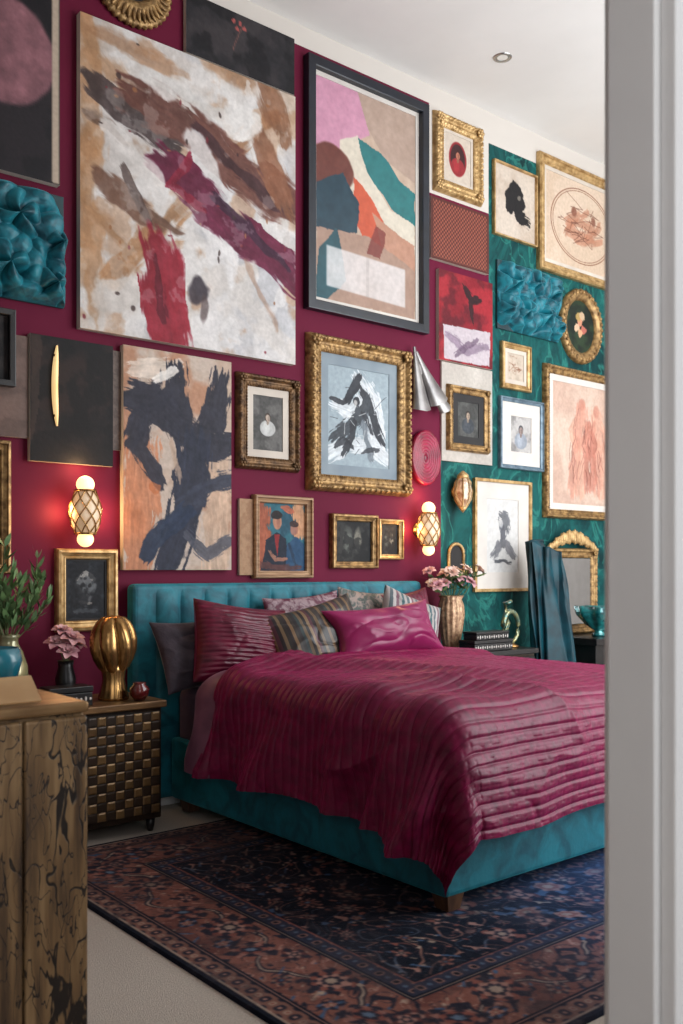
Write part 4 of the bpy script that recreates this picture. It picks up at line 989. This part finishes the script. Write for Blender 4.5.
B().box(-.26,.26,-.012,-.004,.08,.60).obj('glass',M['mirror'],P)
# ------------------------------------------------------------ sconces
def sconce(x,z,label,power=9):
    P=thing('wall_sconce',label,'lamp',(x,WY,z),group='lattice wall sconces')
    cy=-.105
    prof=lambda t:.050+.030*math.sin(math.pi*min(max(t,0),1))
    f=B();f.lathe([(.001,-.11)]+[(prof(i/12)-.003,-.11+.22*i/12) for i in range(13)]+[(.001,.11)],32,(0,cy,0));f.obj('pearly_shade',M['alab'],P,smooth=True)
    f=B()
    for k in range(8):
        for sg in(-1,1):
            pts=[]
            for i in range(19):
                t=i/18;a=2*math.pi*k/8+sg*t*math.pi*.62;rr=prof(t)+.001
                pts.append((rr*math.cos(a),cy+rr*math.sin(a),-.11+.22*t))
            f.tube(pts,.0034,6)
    for t in(0,1):
        rr=prof(t)+.003;pts=[(rr*math.cos(a*math.pi/12),cy+rr*math.sin(a*math.pi/12),-.11+.22*t) for a in range(25)];f.tube(pts,.006,6)
    f.obj('brass_lattice',M['brass'],P,smooth=True)
    B().ell((0,cy,.142),(.046,.046,.044),20,14).obj('upper_globe',M['globe'],P,smooth=True)
    B().ell((0,cy,-.138),(.042,.042,.040),20,14).obj('lower_globe',M['globe'],P,smooth=True)
    f=B();f.lathe([(.001,0),(.05,0),(.05,.012),(.02,.02),(.012,.05),(.001,.05)],24,(0,0,0),axis='Y');f.obj('backplate',M['brass'],P,smooth=True)
    for sx,dz,e in((-.105,0,.5),(.105,0,.5),(0,.24,.3)):
        l=bpy.data.lights.new('sconce_light','POINT');l.energy=power*e;l.color=(1,.58,.26);l.shadow_soft_size=.04
        lo=bpy.data.objects.new('sconce_light',l);lo.location=(sx,cy+.02,dz);lo.parent=P;COL.objects.link(lo)
sconce(2.065,1.595,'lit brass lattice sconce beside skull picture',4.8)
sconce(4.53,1.575,'lit brass lattice sconce below crimson plate',3.8)
P=thing('crystal_sconce','unlit amber crystal sconce with gold mounts on teal wall','lamp',(4.90,WY,1.855))
f=B();f.lathe([(.001,-.11),(.03,-.105),(.055,-.06),(.066,.0),(.055,.06),(.035,.10),(.001,.105)],14,(0,-.075,0));f.obj('crystal_shade',M['crystal'],P)
f=B()
for k in range(8):
    a=k*math.pi/4;f.tube([(.03*math.cos(a),-.075+.03*math.sin(a),-.108),(.058*math.cos(a),-.075+.058*math.sin(a),-.06),(.069*math.cos(a),-.075+.069*math.sin(a),0),(.058*math.cos(a),-.075+.058*math.sin(a),.06),(.036*math.cos(a),-.075+.036*math.sin(a),.10)],.004,6)
f.lathe([(.001,.09),(.045,.09),(.04,.115),(.012,.14),(.001,.145)],20,(0,-.075,0)).lathe([(.001,-.15),(.012,-.14),(.034,-.11),(.001,-.105)],20,(0,-.075,0))
f.obj('gold_cage',M['goldb'],P,smooth=True)
B().lathe([(.001,0),(.04,0),(.035,.012),(.012,.02),(.01,.08),(.001,.08)],20,axis='Y').obj('backplate',M['gold'],P,smooth=True)
P=thing('arched_picture','tiny arched gold framed dark picture on teal wall','picture',(4.90,WY,1.29))
f=B();pts=[(-.075,-.012,0)]+[(.075*-math.cos(a*math.pi/14),-.012,.12+.075*math.sin(a*math.pi/14)) for a in range(15)]+[(.075,-.012,0),(-.075,-.012,0)]
f.tube(pts,.012,8);f.obj('frame',M['goldb'],P,smooth=True)
B().add([(-.07,-.006,0),(.07,-.006,0)]+[(.07*math.cos(a*math.pi/14),-.006,.12+.07*math.sin(a*math.pi/14)) for a in range(15)],[tuple(range(17))]).obj('artwork',M['darkmat'],P)
# ------------------------------------------------------------ decor objects
def leafmesh(f,p,d,L,W,m=0):
    d=Vector(d).normalized();s=d.cross(Vector((random.random()-.5,random.random()-.5,1)));s.normalize();n=d.cross(s)
    p=Vector(p);v=[p,p+d*L*.35+s*W*.5+n*L*.05,p+d*L*.35-s*W*.5+n*L*.05,p+d*L*.7+s*W*.38+n*L*.04,p+d*L*.7-s*W*.38+n*L*.04,p+d*L]
    f.add(v,[(0,1,2),(1,3,4,2),(3,5,4)],m)
P=thing('vase','rounded olive gold glass vase holding leafy stems','vase',(1.60,4.36,.656))
B().lathe([(.001,.0),(.05,0),(.055,.01),(.08,.07),(.092,.14),(.088,.20),(.068,.26),(.047,.30),(.045,.33),(.055,.345),(.047,.34),(.038,.32),(.001,.30)],32).obj('body',M['glassg'],P,smooth=True)
f=B();g=B();random.seed(11)
for i in range(24):
    a=random.uniform(0,6.28);sp=random.uniform(.05,.24);hh=random.uniform(.16,.44)
    b=Vector((0,0,.28));e=Vector((sp*math.cos(a),sp*math.sin(a)*.6-.02,.32+hh))
    pts=[b.lerp(e,t)+Vector((math.cos(a)*.04*math.sin(t*3),0,.02*math.sin(t*3))) for t in[k/7 for k in range(8)]]
    g.tube(pts,.0025,5)
    for k in range(2,8):
        for q in range(3):
            d=(pts[k]-pts[k-1]).normalized()+Vector((random.uniform(-1,1),random.uniform(-1,1),random.uniform(-.2,.7)))*.9
            leafmesh(f,pts[k],d,random.uniform(.05,.09),random.uniform(.016,.028))
f.obj('foliage',M['leaf'],P);g.obj('stems',M['stem'],P)
def blossom(f,c,r,n=7,m=0,up=Vector((0,-.3,1))):
    up=up.normalized();q=up.to_track_quat('Z','Y').to_matrix()
    for lay,(k,op) in enumerate(((1,.95),(.75,.6),(.5,.3))):
        for i in range(n):
            a=2*math.pi*i/n+lay*.5
            def fn(u,v):
                w=(u-.5)*math.sin(math.pi*min(1,v*.85+.08))*r*.75*k
                x=r*k*v*math.sin(op*(.5+.5*v)*1.5);z=r*k*v*math.cos(op*(.4+.6*v)*1.5)
                p=Vector((x,w,z+.1*abs(u-.5)*r));p=Matrix.Rotation(a,3,'Z')@p
                return tuple(Vector(c)+q@p)
            f.grid(fn,4,5,m)
P=thing('flower_vase','small dark vase with dusty pink blossoms','vase',(1.91,4.43,.656))
B().lathe([(.001,0),(.035,0),(.045,.05),(.05,.11),(.035,.17),(.04,.2),(.034,.195),(.001,.17)],24).obj('body',M['black'],P,smooth=True)
f=B();g=B()
for (x,y,z,r) in((-.045,0,.30,.065),(.025,-.02,.32,.07),(-.01,.02,.36,.055),(.06,.0,.29,.05),(-.01,-.05,.26,.06)):
    g.tube([(0,0,.17),(x*.6,y*.6,.17+(z-.17)*.6),(x,y,z)],.003,5);blossom(f,(x,y,z-.02),r,6,up=Vector((x*4,y*4-.5,1)))
f.obj('blossoms',M['petal'],P,smooth=True);g.obj('stems',M['stem'],P)
P=thing('brass_sculpture','polished brass sculpture of rounded folded lobes on flared foot','sculpture',(2.12,4.34,.656))
B().lathe([(.001,0),(.072,0),(.074,.012),(.062,.05),(.052,.10),(.058,.14),(.066,.18),(.001,.2)],56,mod=lambda a,k:1+.03*math.cos(a*14)).obj('foot',M['brass'],P,smooth=True)
f=B();pr=[(.05,.13),(.078,.16),(.100,.20),(.114,.25),(.116,.30),(.106,.345),(.086,.385),(.060,.410),(.035,.415),(.018,.395),(.001,.37)]
pr2=[]
for (a0,b0),(a1,b1) in zip(pr[:-1],pr[1:]):
    pr2+=[(a0+(a1-a0)*t/3,b0+(b1-b0)*t/3) for t in range(3)]
pr2.append(pr[-1])
f.lathe(pr2,160,mod=lambda a,k:1-.30*(1-abs(math.cos(3*a+k*.06))**.55)+.03*math.cos(6*a+k*.25))
f.obj('folded_lobes',M['brass'],P,smooth=True)
o=tag(B().lathe([(.001,0),(.025,0),(.045,.03),(.048,.06),(.03,.08),(.034,.09),(.028,.085),(.001,.07)],24).obj('pot',M['redpot'],None,smooth=True,loc=(2.20,4.22,.656)),'small oxblood glazed pot on bronze nightstand','pot')
def deco_box(x0,x1,y0,y1,z0,z1,label,mat,pat=True):
    P=thing('box',label,'box',((x0+x1)/2,(y0+y1)/2,z0));w,d,h=(x1-x0)/2,(y1-y0)/2,z1-z0
    B().box(-w,w,-d,d,0,h*.68).obj('base',mat,P,bev=.004);B().box(-w-.003,w+.003,-d-.003,d+.003,h*.70,h).obj('lid',mat,P,bev=.004)
    if pat:
        f=B();n=int(w*2/.022)
        for i in range(n):
            f.ell((-w+.012+(2*w-.024)*i/max(1,n-1),-d-.001,h*.36),(.006,.002,.012 if i%2 else .007),8,6)
        f.obj('inlay',M['ivory'],P,smooth=True)
deco_box(1.74,1.95,4.21,4.33,.656,.75,'black lacquer box with ivory inlay dots',M['black'])
deco_box(4.60,4.98,4.19,4.33,.761,.835,'black lacquer box with ivory inlay',M['black'])
deco_box(4.63,4.95,4.20,4.32,.836,.89,'smaller black lacquer box stacked on another',M['black'])
P=thing('vase','textured pale gold vase with pink and cream flowers','vase',(4.67,4.47,.761))
B().lathe([(.001,0),(.05,0),(.055,.02),(.075,.12),(.09,.24),(.085,.30),(.07,.34),(.085,.365),(.078,.36),(.06,.33),(.001,.32)],72,mod=lambda a,k:1+.04*math.cos(a*14)).obj('body',M['pinkv'],P,smooth=True)
f=B();g=B();lf=B();random.seed(3)
for i in range(15):
    a=i*2.4;rr=.04+.013*i;x=rr*math.cos(a)*1.15;y=rr*math.sin(a)*.45-.02;z=.43+.12*random.random()
    g.tube([(0,0,.3),(x*.5,y*.5,.38),(x,y,z)],.003,5);blossom(f,(x,y,z-.01),random.uniform(.05,.068),6,m=i%2,up=Vector((x*4,y*4-.5,1)))
    for q in range(5):leafmesh(lf,(x*.8,y*.8,z-.05),(random.uniform(-1,1),random.uniform(-1,1),.3),.10,.03)
f.obj('blossoms',[M['petal'],M['petal2']],P,smooth=True);g.obj('stems',M['stem'],P);lf.obj('foliage',M['leaf'],P)
P=thing('glass_ornament','looped green and gold glass bird ornament','ornament',(5.12,4.33,.761))
B().lathe([(.001,0),(.06,0),(.06,.012),(.02,.03),(.001,.03)],24).obj('foot',M['brass'],P,smooth=True)
pts=[(.085*math.sin(t)*(1 if t<3.2 else .9),0,.14-.11*math.cos(t)) for t in[k*.33 for k in range(17)]]+[(.0-.02*k,0,.10+.07*k) for k in range(1,4)]+[(-.03,-.01,.31),(-.01,-.02,.325)]
B().tube(pts,[.012+.008*math.sin(k/len(pts)*math.pi) for k in range(len(pts))],12).obj('loop_body',M['birdg'],P,smooth=True)
P=thing('glass_ornament','wavy teal art glass bowl on the console','ornament',(6.14,4.32,.792))
B().lathe([(.001,0),(.05,0),(.05,.02),(.03,.04),(.09,.09),(.15,.16),(.17,.23),(.162,.23),(.14,.17),(.08,.10),(.001,.06)],60,mod=lambda a,k:1+(.13*math.sin(a*7) if k in(4,5,6,7,8) else 0)).obj('bowl',M['tealg'],P,smooth=True)
# ------------------------------------------------------------ near cabinet
cx0,cx1,cy0,cy1,ct=.19,1.020,2.22,2.67,.972
P=thing('cabinet','aged bronze cabinet with dark branching etched doors','cabinet',((cx0+cx1)/2,(cy0+cy1)/2,0))
rel(B().box(cx0+.005,cx1-.005,cy0+.02,cy1,.02,ct-.028).obj('body',M['etch'],bev=.008),P)
rel(B().box(cx0,cx1,cy0,cy1,ct-.028,ct).obj('top',M['palebr'],bev=.008,label='pale brass top'),P)
n_=5;dw=(cx1-cx0)/n_
for i in range(n_):
    a=cx0+i*dw+.002;b=a+dw-.004
    rel(B().box(a,b,cy0+.002,cy0+.022,.05,ct-.035).obj('door',M['etch'],bev=.009),P)
rel(B().box(cx0+.02,cx1-.02,cy0+.03,cy1-.02,0,.05).obj('plinth',M['black']),P)
f=B();th=.004
def slab(a,b,c,d):
    n=(Vector(b)-Vector(a)).cross(Vector(d)-Vector(a)).normalized()*th
    v=[Vector(q) for q in(a,b,c,d)]+[Vector(q)+n for q in(a,b,c,d)]
    f.add(v,[(0,1,2,3),(7,6,5,4),(0,4,5,1),(1,5,6,2),(2,6,7,3),(3,7,4,0)])
slab((-.16,-.13,.0),(.10,-.12,.0),(.12,.0,.050),(-.16,-.01,.050))
slab((-.16,-.01,.050),(.12,.0,.050),(.13,.06,.004),(-.16,.06,.004))
o=tag(f.obj('folded_card',M['tanl'],None,loc=(.82,2.40,ct+.001)),'pale tan folded card standing on brass cabinet','card')
o=tag(B().lathe([(.001,0),(.035,0),(.04,.006),(.062,.04),(.072,.08),(.066,.115),(.060,.115),(.060,.08),(.04,.02),(.001,.015)],40).obj('bowl',M['tealc'],None,smooth=True,loc=(.908,2.575,ct+.001)),'rounded teal ceramic bowl on brass cabinet','bowl')
P=thing('downlight','recessed round chrome downlight in ceiling','lamp',(4.77,4.10,4.669))
B().lathe([(.035,-.002),(.05,-.006),(.06,-.004),(.062,0)],28).obj('trim_ring',M['chrome'],P,smooth=True)
B().lathe([(.001,-.001),(.035,-.001)],24).obj('lens',M['lamp'],P)
# ------------------------------------------------------------ light
def area(loc,rot,sx,sy,e,col=(1,1,1)):
    l=bpy.data.lights.new('daylight_and_fill','AREA');l.shape='RECTANGLE';l.size=sx;l.size_y=sy;l.energy=e;l.color=col
    o=bpy.data.objects.new('daylight_and_fill',l);o.location=loc;o.rotation_euler=rot;COL.objects.link(o)
area((4.45,.93,2.4),(math.radians(90),0,0),1.6,3.7,114,(.94,.98,1))
area((6.45,.93,2.4),(math.radians(90),0,0),1.6,3.7,138,(.94,.98,1))
area((.45,-1.1,2.3),(math.radians(80),0,0),1.4,1.6,20,(1,.99,.98))  # added fill light behind the camera, brightens jamb, carpet and cabinet
w=bpy.data.worlds.new('w');S.world=w;w.use_nodes=True
w.node_tree.nodes['Background'].inputs[0].default_value=(.92,.95,1,1);w.node_tree.nodes['Background'].inputs[1].default_value=.9
# ------------------------------------------------------------ camera
c=bpy.data.cameras.new('camera');co=bpy.data.objects.new('camera',c);COL.objects.link(co)
co.location=(0,0,1.30);co.rotation_euler=(math.radians(90),0,math.radians(-39.63))
c.lens=33.15;c.sensor_width=36;c.sensor_fit='AUTO';c.shift_y=.0566;c.clip_start=.05
c.dof.use_dof=True;c.dof.focus_distance=5.0;c.dof.aperture_fstop=4.5
S.camera=co
